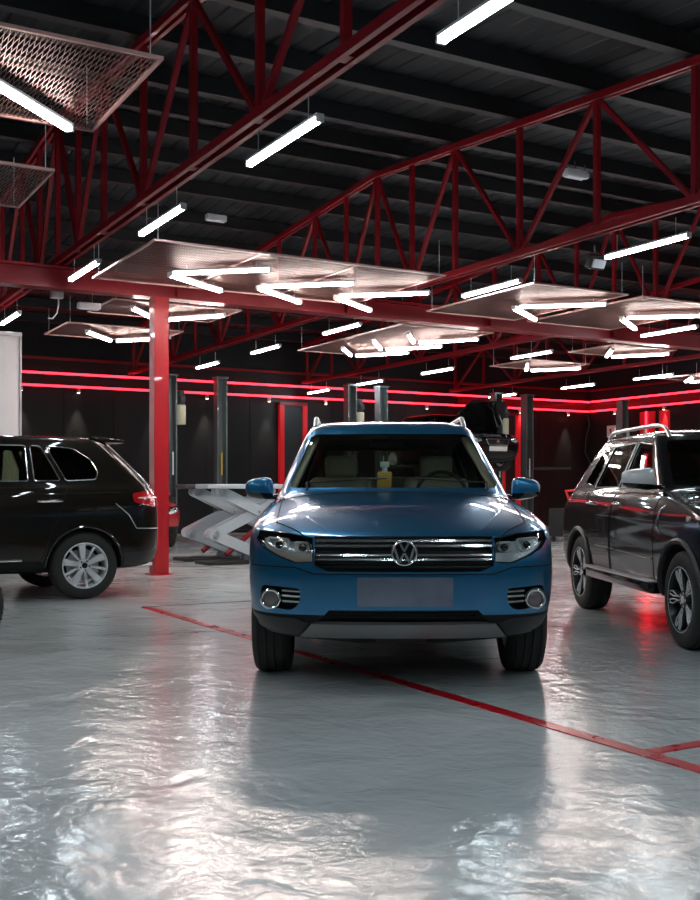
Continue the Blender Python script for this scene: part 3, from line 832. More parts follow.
def build_right():
    rz = math.radians(3.4)
    loc = place_by((-dus['w'], dus['yw1']), (2.154, 10.06), rz, dus['L'])
    root, sf, off, add = make_car('suv', dus, loc, rz, 'black SUV with silver roof rails and dark alloy wheels at the right edge', 'car')
    for ax, s in (('L', -1), ('R', 1)):
        for poly in dus['side_windows'][:2]:
            add(surfline('window_trim', sf, rounded(grow(poly, .006), .03), ax, .002, .0045, M['satin'], root, True))
        handle(root, off, sf, 2.16, 2.34, 1.0, ax, M['chrome']); handle(root, off, sf, 2.96, 3.14, 1.0, ax, M['chrome'])
        mirror_part(root, off, .99, 1.42, 1.205, s, M['bright_edge'], M['gloss_black'], (.125, .08, .078), True)
        rail(root, off, sf, .535, 1.98, 3.66, s, M['satin'], .062)
        for yc in (dus['yw0'], dus['yw1']):
            add(surfline('arch_cladding', sf, [(yc + .415 * math.cos(t * math.pi / 14), .345 + .415 * math.sin(t * math.pi / 14)) for t in range(0, 15)], ax, .0, .022, M['plastic'], root))
        bm = bmesh.new(); x = s * (dus['w'] + .02)
        box(bm, (x - s * .03, 2.15, .385), (.10, 1.70, .09)); bevel(bm, .02, 2); add(link('side_step', bm, M['gloss_black'], root))
        bm = bmesh.new(); box(bm, (x, 2.15, .437), (.09, 1.70, .014)); bevel(bm, .004); add(link('step_strip', bm, M['bright_edge'], root))
        add(surfline('door_crease', sf, [(1.38, .60), (3.0, .64)], ax, -.002, .006, M['black_paint'], root))
        head_lamp(root, off, sf, HLD, s, [(.51, .81), (.51, .795), (.60, .785), (.79, .81), (.83, .86), (.75, .83), (.6, .81)], (rounded([(.54, .875), (.64, .885), (.64, .825), (.55, .825)], .01), rounded([(.68, .90), (.81, .915), (.81, .86), (.70, .84)], .015)))
        add(surfline('lamp_rim', sf, [(s * a, b) for a, b in HLD], 'f', .001, .006, M['chrome'], root, True))
        bm = bmesh.new(); cyl(bm, (s * .92, .62, .92), (s * .90, .62, .92), .02, None, 12); add(link('side_repeater', bm, M['reflector'], root))
        add(surfline('vent_trim', sf, [(1.16, 1.0), (1.24, .97), (1.28, .84), (1.20, .80)], ax, .004, .009, M['satin'], root))
    bm = bmesh.new()
    for z in (.72, .77, .82, .87): tube(bm, surfpts(sf, [(-.47, z), (.47, z)], 'f', .004), .008, 6)
    add(link('grille', bm, M['chrome'], root))
    add(panel('skid_plate', sf, [(-.5, .45), (.5, .45), (.5, .36), (-.5, .36)], 'f', .01, .02, M['skid'], root))
# ---- hatchbacks
HLH = [(.42, .77), (.42, .70), (.55, .66), (.76, .70), (.80, .77), (.78, .83), (.62, .80)]
def hatch(paint, seatm=None):
    return dict(L=4.05, w=.865, zh0=.80, zh1=.99, ysc=1.10, zbelt=.95, zr=1.46, yhd=1.78, wr=.56, yrr=3.50, yrb=3.93,
           R=.315, W=.205, rim=.205, yw0=.82, yw1=3.38, zbot=.20, paint=paint, style='five', wrot=.5,
           sglass=M['dark_glass'], wglass=M['dark_glass'], seatmat=M['interior'],
           windshield=[(-.66, 1.01), (.66, 1.01), (.53, 1.36), (-.53, 1.36)], rearglass=[(-.58, 1.02), (.58, 1.02), (.46, 1.32), (-.46, 1.32)],
           side_windows=[[(1.58, 1.0), (1.95, 1.31), (2.25, 1.34), (2.25, 1.0)], [(2.32, 1.0), (2.32, 1.34), (2.9, 1.32), (3.0, 1.0)]],
           pockets=[(HLH, 'y', -.3, .36, M['plastic']), (mirror_poly(HLH), 'y', -.3, .36, M['plastic']),
                    (rounded([(-.34, .74), (.34, .74), (.28, .60), (-.28, .60)], .03), 'y', -.3, .12, M['plastic']),
                    (rounded([(-.5, .42), (.5, .42), (.56, .30), (-.56, .30)], .03), 'y', -.3, .12, M['plastic'])],
           regions=[('door', a, [(1.30, .32), (1.30, .95), (2.27, .95), (2.27, .32)]) for a in 'LR'] + [('door', a, [(2.30, .32), (2.30, .95), (3.16, .95), (3.05, .7), (2.92, .32)]) for a in 'LR'] +
                   [('hood', 't', [(-.5, .10), (.5, .10), (.69, .45), (.70, 1.04), (-.70, 1.04), (-.69, .45)])])
def build_hatch(paint, loc, rz, label, zl=0, hood=0, plate=None):
    p = hatch(paint)
    root, sf, off, add = make_car('hatchback', p, (loc[0], loc[1], zl), rz, label, 'car')
    for s in (-1, 1):
        head_lamp(root, off, sf, HLH, s, [(.44, .70), (.55, .67), (.75, .71), (.78, .75), (.6, .72), (.45, .72)], (rounded([(.47, .765), (.57, .78), (.57, .715), (.48, .72)], .01), rounded([(.62, .79), (.74, .80), (.74, .74), (.63, .73)], .015)))
        mirror_part(root, off, .95, 1.45, 1.02, s, paint, M['plastic'], (.09, .06, .055))
        q = [(.55, .83), (.79, .85), (.79, .98), (.58, .96)]
        add(panel('tail_light', sf, [(s * a, b) for a, b in q], 'r', .006, .02, M['tail_red'], root))
        for y0 in (2.05, 2.90): handle(root, off, sf, y0, y0 + .16, .86, 'R' if s > 0 else 'L', paint)
    add(surfline('grille_rim', sf, rounded([(-.34, .74), (.34, .74), (.28, .60), (-.28, .60)], .03), 'f', .004, .008, M['chrome'], root, True))
    y = sf.cast((0, .70), 'f')[0].y - .01
    bm = bmesh.new(); cyl(bm, (0, y + .02, .685), (0, y, .685), .045, .04, 20); add(link('emblem', bm, M['chrome'], root))
    add(panel('number_plate', sf, [(-.26, .46), (.26, .46), (.26, .57), (-.26, .57)], 'f', .014, .01, plate or M['white_plate'], root))
    if hood:
        hd = [c for c in root.children if c.name.startswith('hood')][0]
        hinge = Vector((0, 1.03, .98)); R = Matrix.Rotation(math.radians(hood), 4, 'X')
        hd.rotation_euler = (math.radians(hood), 0, 0)
        o = Vector(off); hd.location = o + hinge - (R @ hinge)
        sol = hd.modifiers.new('t', 'SOLIDIFY'); sol.thickness = .03; sol.offset = -1
        bm = bmesh.new(); box(bm, (0, .62, .62), (.95, .7, .3)); box(bm, (.15, .6, .80), (.5, .4, .12)); box(bm, (-.4, .55, .8), (.22, .28, .14)); bevel(bm, .03, 2)
        for k in range(5): cyl(bm, (-.1 + k * .12, .45, .86), (-.1 + k * .12, .75, .86), .03)
        add(link('engine', bm, M['trimgrey'], root))
        bm = bmesh.new(); cyl(bm, (.55, .4, .8), (.5, .62, 1.35), .008); add(link('hood_prop', bm, M['satin'], root))
    return root
# ------------------------------------------------------------------ building
BW, AR, BF, AL = 25.5, 23.3, -7.0, -8.0     # back, right, front, left planes in hall coordinates
RIDGE = 13.55
def roofz(b): return 5.98 - .074 * abs(b - RIDGE)
def hbox(bm, a0, a1, b0, b1, z0, z1, mi=0):
    box(bm, ab((a0 + a1) / 2, (b0 + b1) / 2, (z0 + z1) / 2), (abs(a1 - a0), abs(b1 - b0), abs(z1 - z0)), mi, ROTB)
def struct(name, bm, mat, smooth=False, label=None, bev=0):
    o = link(name, bm, mat, None, smooth); o['kind'] = 'structure'
    if label: o['label'] = label; o['category'] = name.split('_')[0]
    return o
# floor material
def floormat():
    m, nt, b = newmat('polished_floor'); N = nt.nodes; Lk = nt.links
    tc = N.new('ShaderNodeTexCoord'); mp = N.new('ShaderNodeMapping'); Lk.new(tc.outputs['Object'], mp.inputs['Vector'])
    n1 = N.new('ShaderNodeTexNoise'); n1.inputs['Scale'].default_value = .55; n1.inputs['Detail'].default_value = 6; n1.inputs['Roughness'].default_value = .6
    Lk.new(mp.outputs[0], n1.inputs['Vector'])
    cr = N.new('ShaderNodeValToRGB'); e = cr.color_ramp.elements
    e[0].position = .30; e[0].color = (.50, .545, .555, 1); e[1].position = .70; e[1].color = (.72, .765, .765, 1)
    Lk.new(n1.outputs['Fac'], cr.inputs[0]); Lk.new(cr.outputs[0], b.inputs['Base Color'])
    n2 = N.new('ShaderNodeTexNoise'); n2.inputs['Scale'].default_value = 2.2; n2.inputs['Detail'].default_value = 3; n2.inputs['Roughness'].default_value = .55; n2.inputs['Distortion'].default_value = .6
    Lk.new(mp.outputs[0], n2.inputs['Vector'])
    n3 = N.new('ShaderNodeTexNoise'); n3.inputs['Scale'].default_value = 10; n3.inputs['Detail'].default_value = 4; n3.inputs['Distortion'].default_value = 1.0
    Lk.new(mp.outputs[0], n3.inputs['Vector'])
    mr = N.new('ShaderNodeMapRange'); mr.inputs['To Min'].default_value = .10; mr.inputs['To Max'].default_value = .30
    Lk.new(n1.outputs['Fac'], mr.inputs['Value']); Lk.new(mr.outputs[0], b.inputs['Roughness'])
    ad = N.new('ShaderNodeMath'); ad.operation = 'MULTIPLY_ADD'; ad.inputs[1].default_value = .25
    Lk.new(n3.outputs['Fac'], ad.inputs[0]); Lk.new(n2.outputs['Fac'], ad.inputs[2])
    bp = N.new('ShaderNodeBump'); bp.inputs['Strength'].default_value = 1.0; bp.inputs['Distance'].default_value = FLOOR_BUMP
    Lk.new(ad.outputs[0], bp.inputs['Height']); Lk.new(bp.outputs[0], b.inputs['Normal'])
    b.inputs['Specular IOR Level'].default_value = .75; b.inputs['Coat Weight'].default_value = .45; b.inputs['Coat Roughness'].default_value = .10
    Lk.new(bp.outputs[0], b.inputs['Coat Normal'])
    return m
FLOOR_BUMP = .016
M['floor'] = floormat()
M['wall'] = pm('black_wall', (.012, .012, .013), .55, noise=.25, nscale=2, bump=.03, spec=.25)
M['fascia_glow'] = pm('fascia_red_glow', (.10, .006, .010), .35, coat=.3)  # red glow between the light strips, painted into the band's colour
M['roof'] = pm('roof_sheet', (.036, .040, .046), .6, noise=.15, nscale=3)
M['purlin'] = pm('purlin_black', (.005, .006, .007), .6)
bm = bmesh.new(); hbox(bm, AL, AR, BF, BW, -.12, 0); struct('floor', bm, M['floor'])
bm = bmesh.new(); hbox(bm, AL, AR, BW, BW + .2, 0, 6.1)
wb = struct('wall_back', bm, M['wall'])
bm = bmesh.new(); hbox(bm, AR, AR + .2, BF, BW, 0, 6.1); struct('wall_right', bm, M['wall'])
bm = bmesh.new(); hbox(bm, AL - .2, AL, BF, BW, 0, 6.1); struct('wall_left', bm, M['wall'])
bm = bmesh.new(); hbox(bm, AL, AR, BF - .2, BF, 0, 6.1); struct('wall_front', bm, M['wall'])
# ceiling: two sloping ribbed sheets meeting at the ridge
bm = bmesh.new()
pitch = .25; n = int((AR - AL) / pitch); cols = []
for i in range(n + 1):
    a = AL + i * pitch
    for da, dz in ((0, 0), (.02, .012), (.06, .012), (.08, 0)):
        if a + da > AR: continue
        cols.append((a + da, dz))
rows = []
for b in (BF, RIDGE, BW):
    rows.append([bm.verts.new(ab(a, b, roofz(b) + .11 + dz)) for a, dz in cols])
for r0, r1 in zip(rows, rows[1:]):
    for i in range(len(cols) - 1): bm.faces.new((r0[i], r0[i + 1], r1[i + 1], r1[i]))
ext = bmesh.ops.solidify(bm, geom=bm.faces[:], thickness=.01)
struct('ceiling', bm, M['roof'])
PB = [-5.5, -4.2, -2.9, -1.6, -.3, 1.0, 2.3, 3.4, 4.75, 6.1, 7.45, 8.85, 10.2, 11.55, 12.6, RIDGE, 14.5, 15.55, 16.9, 18.25, 19.6, 20.95, 22.3, 23.65, 25.0]
pr = empty('roof_purlins', ab(0, 0, 5.9)); pr['kind'] = 'structure'
tag(pr, 'black purlins running across under the grey roof sheets', 'purlin')
inv = pr.matrix_basis.inverted()
for b in PB:
    for bb in (b, ):
        bm = bmesh.new(); z = roofz(bb)
        hbox(bm, AL, AR, bb - .035, bb + .035, z - .09, z + .10); hbox(bm, AL, AR, bb - .035, bb + .09, z - .10, z - .085)
        bmesh.ops.translate(bm, verts=bm.verts, vec=-ab(0, 0, 5.9))
        link('purlin', bm, M['purlin'], pr, False)
# trusses
def truss(a, name_label, b0=-5.5, b1=BW - .3, w=.10):
    t = empty('roof_truss', ab(a, RIDGE, 3.93), PHI, name_label, 'truss', None)
    def L(b, z, da=0): return Vector((da, b - RIDGE, z - 3.93))
    zc = 3.99
    bm = bmesh.new()
    for da in (-.055, .055): bar(bm, L(b0, zc, da), L(b1, zc, da), .045, .075)
    for b in PB:
        if b0 < b < b1: box(bm, L(b, zc), (.15, .12, .05))
    link('bottom_chord', bm, M['red_steel'], t, False)
    bm = bmesh.new(); tz = lambda b: roofz(b) - .16
    for (p, q) in ((b0, RIDGE), (RIDGE, b1)):
        for da in (-.04, .04): bar(bm, L(p, tz(p), da), L(q, tz(q), da), .04, .08)
    link('top_chord', bm, M['red_steel'], t, False)
    pts = [b for b in PB if b0 <= b <= b1]
    ir = pts.index(RIDGE)
    for i, b in enumerate(pts):
        bm = bmesh.new(); bar(bm, L(b, zc), L(b, tz(b)), .06, .06, up=(0, 1, 0)); link('vertical_strut', bm, M['red_steel'], t, False)
        # lower nodes are the odd ones counted from the ridge
        if (i - ir) % 2 == 0:
            for j in (i - 1, i + 1):
                if 0 <= j < len(pts):
                    bm = bmesh.new(); bar(bm, L(b, tz(b)), L(pts[j], zc), .05, .05); link('diagonal_strut', bm, M['red_steel'], t, False)
    return t
truss(3.45, 'red lattice roof truss running out of the top of the picture beside the red column', )
truss(8.2, 'red lattice roof truss whose peaked top crosses the middle of the roof')
truss(12.95, 'red lattice roof truss above the black SUV, third one from the column side')
truss(17.75, 'furthest red lattice roof truss, close to the right wall')
# main girder and columns
bm = bmesh.new(); z0, z1 = 3.66, 3.94
hbox(bm, AL, AR, RIDGE - .17, RIDGE + .07, z0, z0 + .03); hbox(bm, AL, AR, RIDGE - .17, RIDGE + .07, z1 - .03, z1); hbox(bm, AL, AR, RIDGE - .065, RIDGE - .035, z0, z1)
for k in range(12): hbox(bm, AL + k * 2.6, AL + k * 2.6 + .02, RIDGE - .15, RIDGE + .05, z0, z1)
g = struct('beam', bm, M['red_steel'], label='deep red steel girder crossing the hall on top of the red column')
bm = bmesh.new()
ca, cb = 4.76, RIDGE - .10
hbox(bm, ca - .1, ca + .1, cb - .10, cb - .085, 0, 3.66); hbox(bm, ca - .1, ca + .1, cb + .085, cb + .10, 0, 3.66); hbox(bm, ca - .008, ca + .008, cb - .1, cb + .1, 0, 3.66)
hbox(bm, ca - .1, ca - .09, cb - .1, cb + .1, 0, 3.66); hbox(bm, ca + .09, ca + .1, cb - .1, cb + .1, 0, 3.66)
hbox(bm, ca - .14, ca + .14, cb - .14, cb + .14, 0, .015)
struct('column', bm, M['red_column'], label='bright red steel column standing behind the brown-black SUV')
# red light lines along the walls
def ledbar(p0, p1, label):
    p0 = Vector(p0); p1 = Vector(p1); mid = (p0 + p1) / 2
    bm = bmesh.new(); bar(bm, p0 - mid, p1 - mid, .045, .045)
    o = link('red_light_strip', bm, M['led_red'], None, False); o.location = mid
    tag(o, label, 'light strip')
    bm = bmesh.new(); dn = (p1 - p0).normalized(); nn = dn.cross(Vector((0, 0, 1)))
    off = -nn * .035
    bar(bm, p0 - mid + off, p1 - mid + off, .02, .09)
    link('mounting_channel', bm, M['black_steel'], o, False)
d = .09
ledbar(ab(AL, BW - d, 3.90), ab(AR - .06, BW - d, 3.90), 'upper red neon strip along the back wall')
ledbar(ab(AL, BW - d, 3.60), ab(AR - .06, BW - d, 3.60), 'lower red neon strip along the back wall')
ledbar(ab(AR - d, BW - .2, 3.90), ab(AR - d, BF, 3.90), 'upper red neon strip along the right wall')
ledbar(ab(AR - d, BW - .2, 3.60), ab(AR - d, BF, 3.60), 'lower red neon strip along the right wall')
bm = bmesh.new(); hbox(bm, AL, AR, BW - .06, BW, 4.23, 4.29); hbox(bm, AR - .06, AR, BF, BW - .06, 4.23, 4.29)
o = struct('trim_1', bm, M['red_steel'])
bm = bmesh.new(); hbox(bm, 18.2, AR, BW - .03, BW, 3.63, 3.87); hbox(bm, AR - .03, AR, BF, BW - .03, 3.63, 3.87)
struct('trim_2', bm, M['fascia_glow'])
# panel joints on the black wall
bm = bmesh.new()
for k in range(26):
    a = AL + k * 1.22
    if a < AR: hbox(bm, a - .006, a + .006, BW - .008, BW, 0, 3.5)
struct('trim_3', bm, M['liner'])
# wall spot lights
nspot = 0
def wallspot(p, n, label):
    o = empty('wall_spotlight', p, 0, label, 'spotlight', 'small spotlights under the red strips')
    bm = bmesh.new(); cyl(bm, (0, 0, -.05), (0, 0, .05), .04, None, 14); bar(bm, (0, 0, .03), tuple(-n * .1 + Vector((0, 0, .03))), .02, .02)
    link('lamp_body', bm, M['lamp_body'], o)
    bm = bmesh.new(); cyl(bm, (0, 0, -.055), (0, 0, -.051), .034, None, 14); link('lamp_lens', bm, M['spot'], o)
    ld = bpy.data.lights.new('wall_spot_beam', 'SPOT'); ld.energy = 70; ld.color = (1, .88, .72); ld.spot_size = math.radians(46); ld.spot_blend = .8; ld.shadow_soft_size = .03
    lo = bpy.data.objects.new('lamp_beam', ld); C.objects.link(lo); lo.parent = o; lo.location = (0, 0, -.07)
for i, a in enumerate((5.6, 6.95, 8.9, 10.25, 12.0, 13.7, 17.0, 18.8, 20.4, 22.3)):
    wallspot(ab(a, BW - .16, 3.50), -V, 'small warm spotlight washing the black back wall')
for b in (24.2, 22.2, 20.2, 18.2):
    wallspot(ab(AR - .16, b, 3.50), -U, 'small warm spotlight washing the black right wall')
# red door frames / posts on the walls
def at_back(px): 
    r = (px - 350) / FPX
    return (BW * (math.sin(PHI) + r * math.cos(PHI))) / (math.cos(PHI) - r * math.sin(PHI))
def redframe(a0, a1, ztop, label, w=.13):
    mid = (a0 + a1) / 2
    o = empty('red_door_frame', ab(mid, BW - .08, 0), PHI, label, 'door frame')
    for a in (a0, a1):
        bm = bmesh.new(); box(bm, (a - mid, 0, ztop / 2), (w, .12, ztop)); link('upright', bm, M['red_lit_paint'], o, False)
    bm = bmesh.new(); box(bm, (0, 0, ztop + .04), (a1 - a0 + w, .12, .08)); link('header', bm, M['red_steel'], o, False)
    bm = bmesh.new(); box(bm, (0, .02, ztop / 2), (a1 - a0 - w, .05, ztop)); link('door_leaf', bm, M['black_steel'], o, False)
M['red_lit_paint'] = pm('red_paint_glow', (.50, .008, .014), .3, coat=.5, emit=(1, .02, .03), es=.10)  # faint emission stands in for red light falling on the paint
redframe(at_back(280), at_back(303), 3.38, 'red framed doorway in the black back wall left of the blue SUV roof')
redframe(at_back(500), at_back(516), 3.38, 'red framed doorway in the back wall behind the raised hatchback', .2)
def at_right(px):
    r = (px - 350) / FPX
    return AR * (math.cos(PHI) - r * math.sin(PHI)) / (math.sin(PHI) + r * math.cos(PHI))
bR = (at_right(649), at_right(666)); 
o = empty('red_wall_panel', ab(AR - .06, sum(bR) / 2, 0), PHI, 'red panels with a glowing line on the right wall above the black SUV', 'wall panel')
for k, b in enumerate(bR):
    bm = bmesh.new(); box(bm, (0, b - sum(bR) / 2, 1.72), (.08, .55 if k == 0 else .35, 3.44)); link('panel_board', bm, M['red_lit_paint'], o, False)
bm = bmesh.new(); box(bm, (-.06, bR[0] - sum(bR) / 2, 1.75), (.03, .05, 3.4)); link('light_line', bm, M['led_red'], o, False)
# number sign, hanging cable
p = ab(at_right(612) if False else at_right(600), 0, 0)
bs = at_right(612)
o = empty('wall_sign', ab(AR - .03, bs, 2.93), PHI, 'small white sign with a black figure 1 high on the dark wall', 'sign')
bm = bmesh.new(); box(bm, (0, 0, 0), (.03, .36, .36)); bevel(bm, .005); link('sign_board', bm, M['white_plate'], o, False)
bm = bmesh.new(); box(bm, (-.02, 0, -.02), (.01, .05, .2)); box(bm, (-.02, .03, .06), (.01, .05, .04)); box(bm, (-.02, 0, -.13), (.01, .14, .035)); link('figure', bm, M['plastic'], o, False)
bm = bmesh.new(); ac = at_back(586)
pts = [ab(at_back(585), BW - .1, 3.5), ab(at_back(587), BW - .12, 3.2), ab(at_back(583), BW - .14, 2.75), ab(at_back(582), BW - .14, 2.3), ab(at_back(588), BW - .12, 1.95), ab(at_back(592), BW - .1, 1.9)]
q0 = pts[0].copy(); tube(bm, [p - q0 for p in pts], .018, 8)
o = link('hanging_cable', bm, M['trimgrey']); o.location = q0; tag(o, 'grey cable hanging in a curve on the back wall near the corner', 'cable')

# ------------------------------------------------------------------ tube lights
def tube_light(p, ang, label, cat='tube light', group=None, warm=False, L=1.2, drop=.2, K=None):
    o = empty('tube_light', p, ang, label, cat, group)
    bm = bmesh.new(); box(bm, (0, 0, .028), (.066, L, .024)); bevel(bm, .006)
    for s in (-1, 1): box(bm, (0, s * (L / 2 - .01), .005), (.058, .02, .05))
    link('housing', bm, M['lamp_body'], o)
    bm = bmesh.new(); box(bm, (0, 0, -.002), (.05, L - .05, .036)); bevel(bm, .010, 1)
    link('tube', bm, M['tube_warm' if warm else 'tube_cool'], o)
    if drop:
        bm = bmesh.new()
        for s in (-1, 1): cyl(bm, (0, s * L * .35, .05), (0, s * L * .35, drop + .05), .004, None, 6)
        link('hanger', bm, M['satin'], o)
    return o
ORD = ['first', 'second', 'third', 'fourth', 'fifth', 'sixth', 'seventh', 'eighth', 'ninth', 'tenth']
ZT = 1.12 + 2.60
rowsT = [(3.45, [-5.5, -3.0, -.6, 2.0, 4.41, 7.06, 9.69, 12.35, 16.3], 'truss beside the red column'),  # negative positions: unseen tubes behind the camera, added to light the car fronts
         (8.26, [-4.8, -2.2, .4, 3.0, 5.6, 8.18, 10.86, 14.75, 17.6, 20.4], 'peaked middle truss'),
         (12.98, [-2.0, 1.0, 4.0, 7.0, 9.8, 12.35, 15.8, 18.95, 21.8, 24.4], 'third truss'),
         (17.9, [9.5, 12.3, 14.9, 17.5, 20.0, 23.0], 'furthest truss'),
         (-1.3, [-5.5, -2.8, -.1, 2.6, 5.3, 8.0, 10.7], None)]  # row out of view, added for floor reflections and light on car sides
for a, bs, nm in rowsT:
    for i, b in enumerate(bs):
        n = len(bs) - i
        lab = f'white tube light under the {nm}, {ORD[n - 1]} from the back wall' if nm else 'added unseen cool white tube light over the aisle left of the column truss'
        tube_light(ab(a, b, ZT - .035), PHI, lab, group=f'tube lights under the {nm}' if nm else 'added unseen tube lights over the left aisle', drop=.17)
# ------------------------------------------------------------------ mesh panels with chevron lights
def mesh_panel(a0, a1, b0, b1, z, label):
    ca, cb = (a0 + a1) / 2, (b0 + b1) / 2; wa, wb = a1 - a0, b1 - b0
    o = empty('suspended_mesh_panel', ab(ca, cb, z), PHI, label, 'mesh panel', 'suspended mesh panels')
    bm = bmesh.new()
    for s in (-1, 1):
        box(bm, (s * wa / 2, 0, 0), (.022, wb + .022, .022)); box(bm, (0, s * wb / 2, 0), (wa, .022, .022))
    nn = max(1, round(wa / 1.2))
    for k in range(1, nn): box(bm, (-wa / 2 + wa * k / nn, 0, 0), (.02, wb, .02))
    link('frame', bm, M['wire_frame'], o, False)
    # diamond wires
    bm = bmesh.new(); dx = .029; sl = .12; t = .0023
    def ribbon(x0, y0, x1, y1):
        d = Vector((x1 - x0, y1 - y0, 0)); 
        if d.length < .02: return
        n = Vector((-d.y, d.x, 0)).normalized() * t
        a, b, c, e = Vector((x0, y0, 0)) + n, Vector((x0, y0, 0)) - n, Vector((x1, y1, 0)) - n, Vector((x1, y1, 0)) + n
        up = Vector((0, 0, .006))
        v = [bm.verts.new(q) for q in (a, b, c, e)]; w = bm.verts.new((a + b) / 2 + up); x = bm.verts.new((c + e) / 2 + up)
        bm.faces.new(v); bm.faces.new((v[0], w, x, v[3])); bm.faces.new((v[1], w, x, v[2]))
    for sg in (-1, 1):
        tot = wa + sl * wb; k = -tot
        while k < tot:
            # line x = k + sg*sl*(y + wb/2)
            y0, y1 = -wb / 2, wb / 2; x0 = k + 0; x1 = k + sg * sl * wb
            lo, hi = -wa / 2, wa / 2
            tt = [0, 1]; dxx = x1 - x0
            ta = (lo - x0) / dxx; tb = (hi - x0) / dxx
            t0 = max(0, min(ta, tb)); t1 = min(1, max(ta, tb))
            if t1 > t0: ribbon(x0 + dxx * t0, y0 + wb * t0, x0 + dxx * t1, y0 + wb * t1)
            k += dx
    link('expanded_mesh', bm, M['wire'], o, False, recalc=False)
    for sx in (-1, 1):
        for sy in (-1, 1):
            bm = bmesh.new(); cyl(bm, (sx * (wa / 2 - .05), sy * (wb / 2 - .05), .01), (sx * (wa / 2 - .05), sy * (wb / 2 - .05), .42), .004, None, 6)
            link('hanger', bm, M['satin'], o, False)
M['wire_frame'] = pm('panel_frame', (.50, .30, .28), .4, .2)
ZM = 3.665
mesh_panel(-.9, 2.13, 5.98, 7.42, ZM, 'wire mesh ceiling panel with a tube light in the top left corner')
mesh_panel(-.9, 2.13, 8.50, 9.75, ZM, 'wire mesh ceiling panel at the left edge below the corner one')
mesh_panel(3.62, 7.2, 10.35, 12.55, ZM, 'long mesh panel with three chevron lights in front of the girder over the column')
mesh_panel(8.42, 9.98, 10.2, 12.55, ZM, 'mesh panel with one chevron light right of the middle truss in front of the girder')
mesh_panel(10.25, 11.9, 10.2, 12.55, ZM, 'mesh panel with one chevron light above the black SUV in front of the girder')
mesh_panel(4.25, 6.1, 13.8, 15.0, ZM, 'mesh panel just behind the girder left of the middle truss')
mesh_panel(4.25, 6.1, 16.1, 17.5, ZM, 'second mesh panel behind the girder, left of the middle truss')
mesh_panel(8.75, 10.5, 13.75, 17.25, ZM, 'mesh panel with three stacked chevron lights behind the girder')
mesh_panel(13.2, 14.7, 13.8, 15.0, ZM, 'mesh panel just behind the girder right of the third truss')
mesh_panel(13.3, 14.8, 16.2, 17.5, ZM, 'second mesh panel behind the girder, right of the third truss')
mesh_panel(18.1, 19.3, 16.2, 17.5, ZM, 'mesh panel nearest the right wall')
def arm(a, b, ang, L, lab, grp):
    """tube from apex (a,b) in hall angle ang"""
    c = ab(a, b, ZM - .088) + (U * math.cos(ang) + V * math.sin(ang)) * (L / 2 + .085)
    tube_light(c, PHI + ang - math.pi / 2, lab, 'tube light', grp, True, L, .035)
A1 = [((4.14, 11.5), 'left chevron of the long mesh panel'), ((5.35, 11.72), 'middle chevron of the long mesh panel'), ((6.47, 11.8), 'right chevron of the long mesh panel'),
      ((8.95, 11.3), 'chevron right of the middle truss'), ((10.86, 11.25), 'chevron above the black SUV')]
for (a, b), nm in A1:
    arm(a, b, math.radians(-40), 1.16, f'warm white tube, front arm of the {nm}', 'chevron tubes in front of the girder')
    arm(a, b, math.radians(35), 1.1, f'warm white tube, back arm of the {nm}', 'chevron tubes in front of the girder')
A2 = [((5.2, 14.75), 'chevron behind the girder left of the middle truss'), ((5.28, 17.2), 'further chevron left of the middle truss'), ((9.73, 14.9), 'nearest of the three stacked chevrons'),
      ((9.70, 15.9), 'middle one of the three stacked chevrons'), ((9.67, 16.9), 'furthest of the three stacked chevrons'), ((13.85, 14.7), 'chevron behind the girder right of the third truss'), ((14.0, 17.2), 'further chevron right of the third truss'), ((18.6, 17.2), 'chevron nearest the right wall')]
for (a, b), nm in A2:
    arm(a, b, math.radians(-54), 1.05, f'warm white tube, right arm of the {nm}', 'chevron tubes behind the girder')
    arm(a, b, math.radians(-128), 1.0, f'warm white tube, left arm of the {nm}', 'chevron tubes behind the girder')
pA = ab(1.92, 7.22); pB = pA - Vector((.287, .958, 0)) * 1.5
c = (pA + pB) / 2
tube_light((c.x, c.y, ZM - .088), math.atan2(.958, .287) - math.pi / 2, 'warm white tube under the mesh panel in the top left corner', 'tube light', None, True, 1.5, .035)
# small ceiling items
def small(name, p, size, rz, label, cat, mat='lamp_body'):
    o = empty(name, p, rz, label, cat)
    bm = bmesh.new(); box(bm, (0, 0, 0), size); bevel(bm, .01); link('lamp_case', bm, M[mat], o)
    bm = bmesh.new(); box(bm, (0, 0, -size[2] / 2 - .004), (size[0] * .85, size[1] * .7, .008)); link('diffuser', bm, M['white'], o)
    bm = bmesh.new(); cyl(bm, (0, 0, size[2] / 2), (0, 0, size[2] / 2 + .12), .01, None, 8); link('bracket', bm, M['trimgrey'], o)
def at_z(px, py, z):
    Y = FPX * (z - H) / (YH - py); return Vector(((px - 350) / FPX * Y, Y, z))
small('emergency_light', at_z(216, 218, 5.55), (.34, .12, .10), PHI, 'small white emergency light under the roof left of the middle truss', 'emergency light')
small('emergency_light', at_z(575, 174, 5.35), (.34, .12, .10), PHI, 'small white emergency light under the roof right of the middle truss', 'emergency light')
small('smoke_detector', at_z(585, 176, 5.38), (.09, .09, .06), PHI, 'tiny white detector next to the right emergency light', 'detector')
small('emergency_light', at_z(89, 306, 3.60), (.30, .12, .08), PHI, 'small white emergency light hanging below the girder left of the column', 'emergency light')
o = empty('junction_box', ab(ca - 1.35, RIDGE - .2, 3.85), PHI, 'white junction box with a short hanging cable on the red girder', 'junction box')
pj = at_z(57, 294, 3.80); o.location = (pj.x, pj.y, 3.80)
bm = bmesh.new(); box(bm, (0, 0, 0), (.16, .10, .12)); bevel(bm, .01); link('case', bm, M['lamp_body'], o)
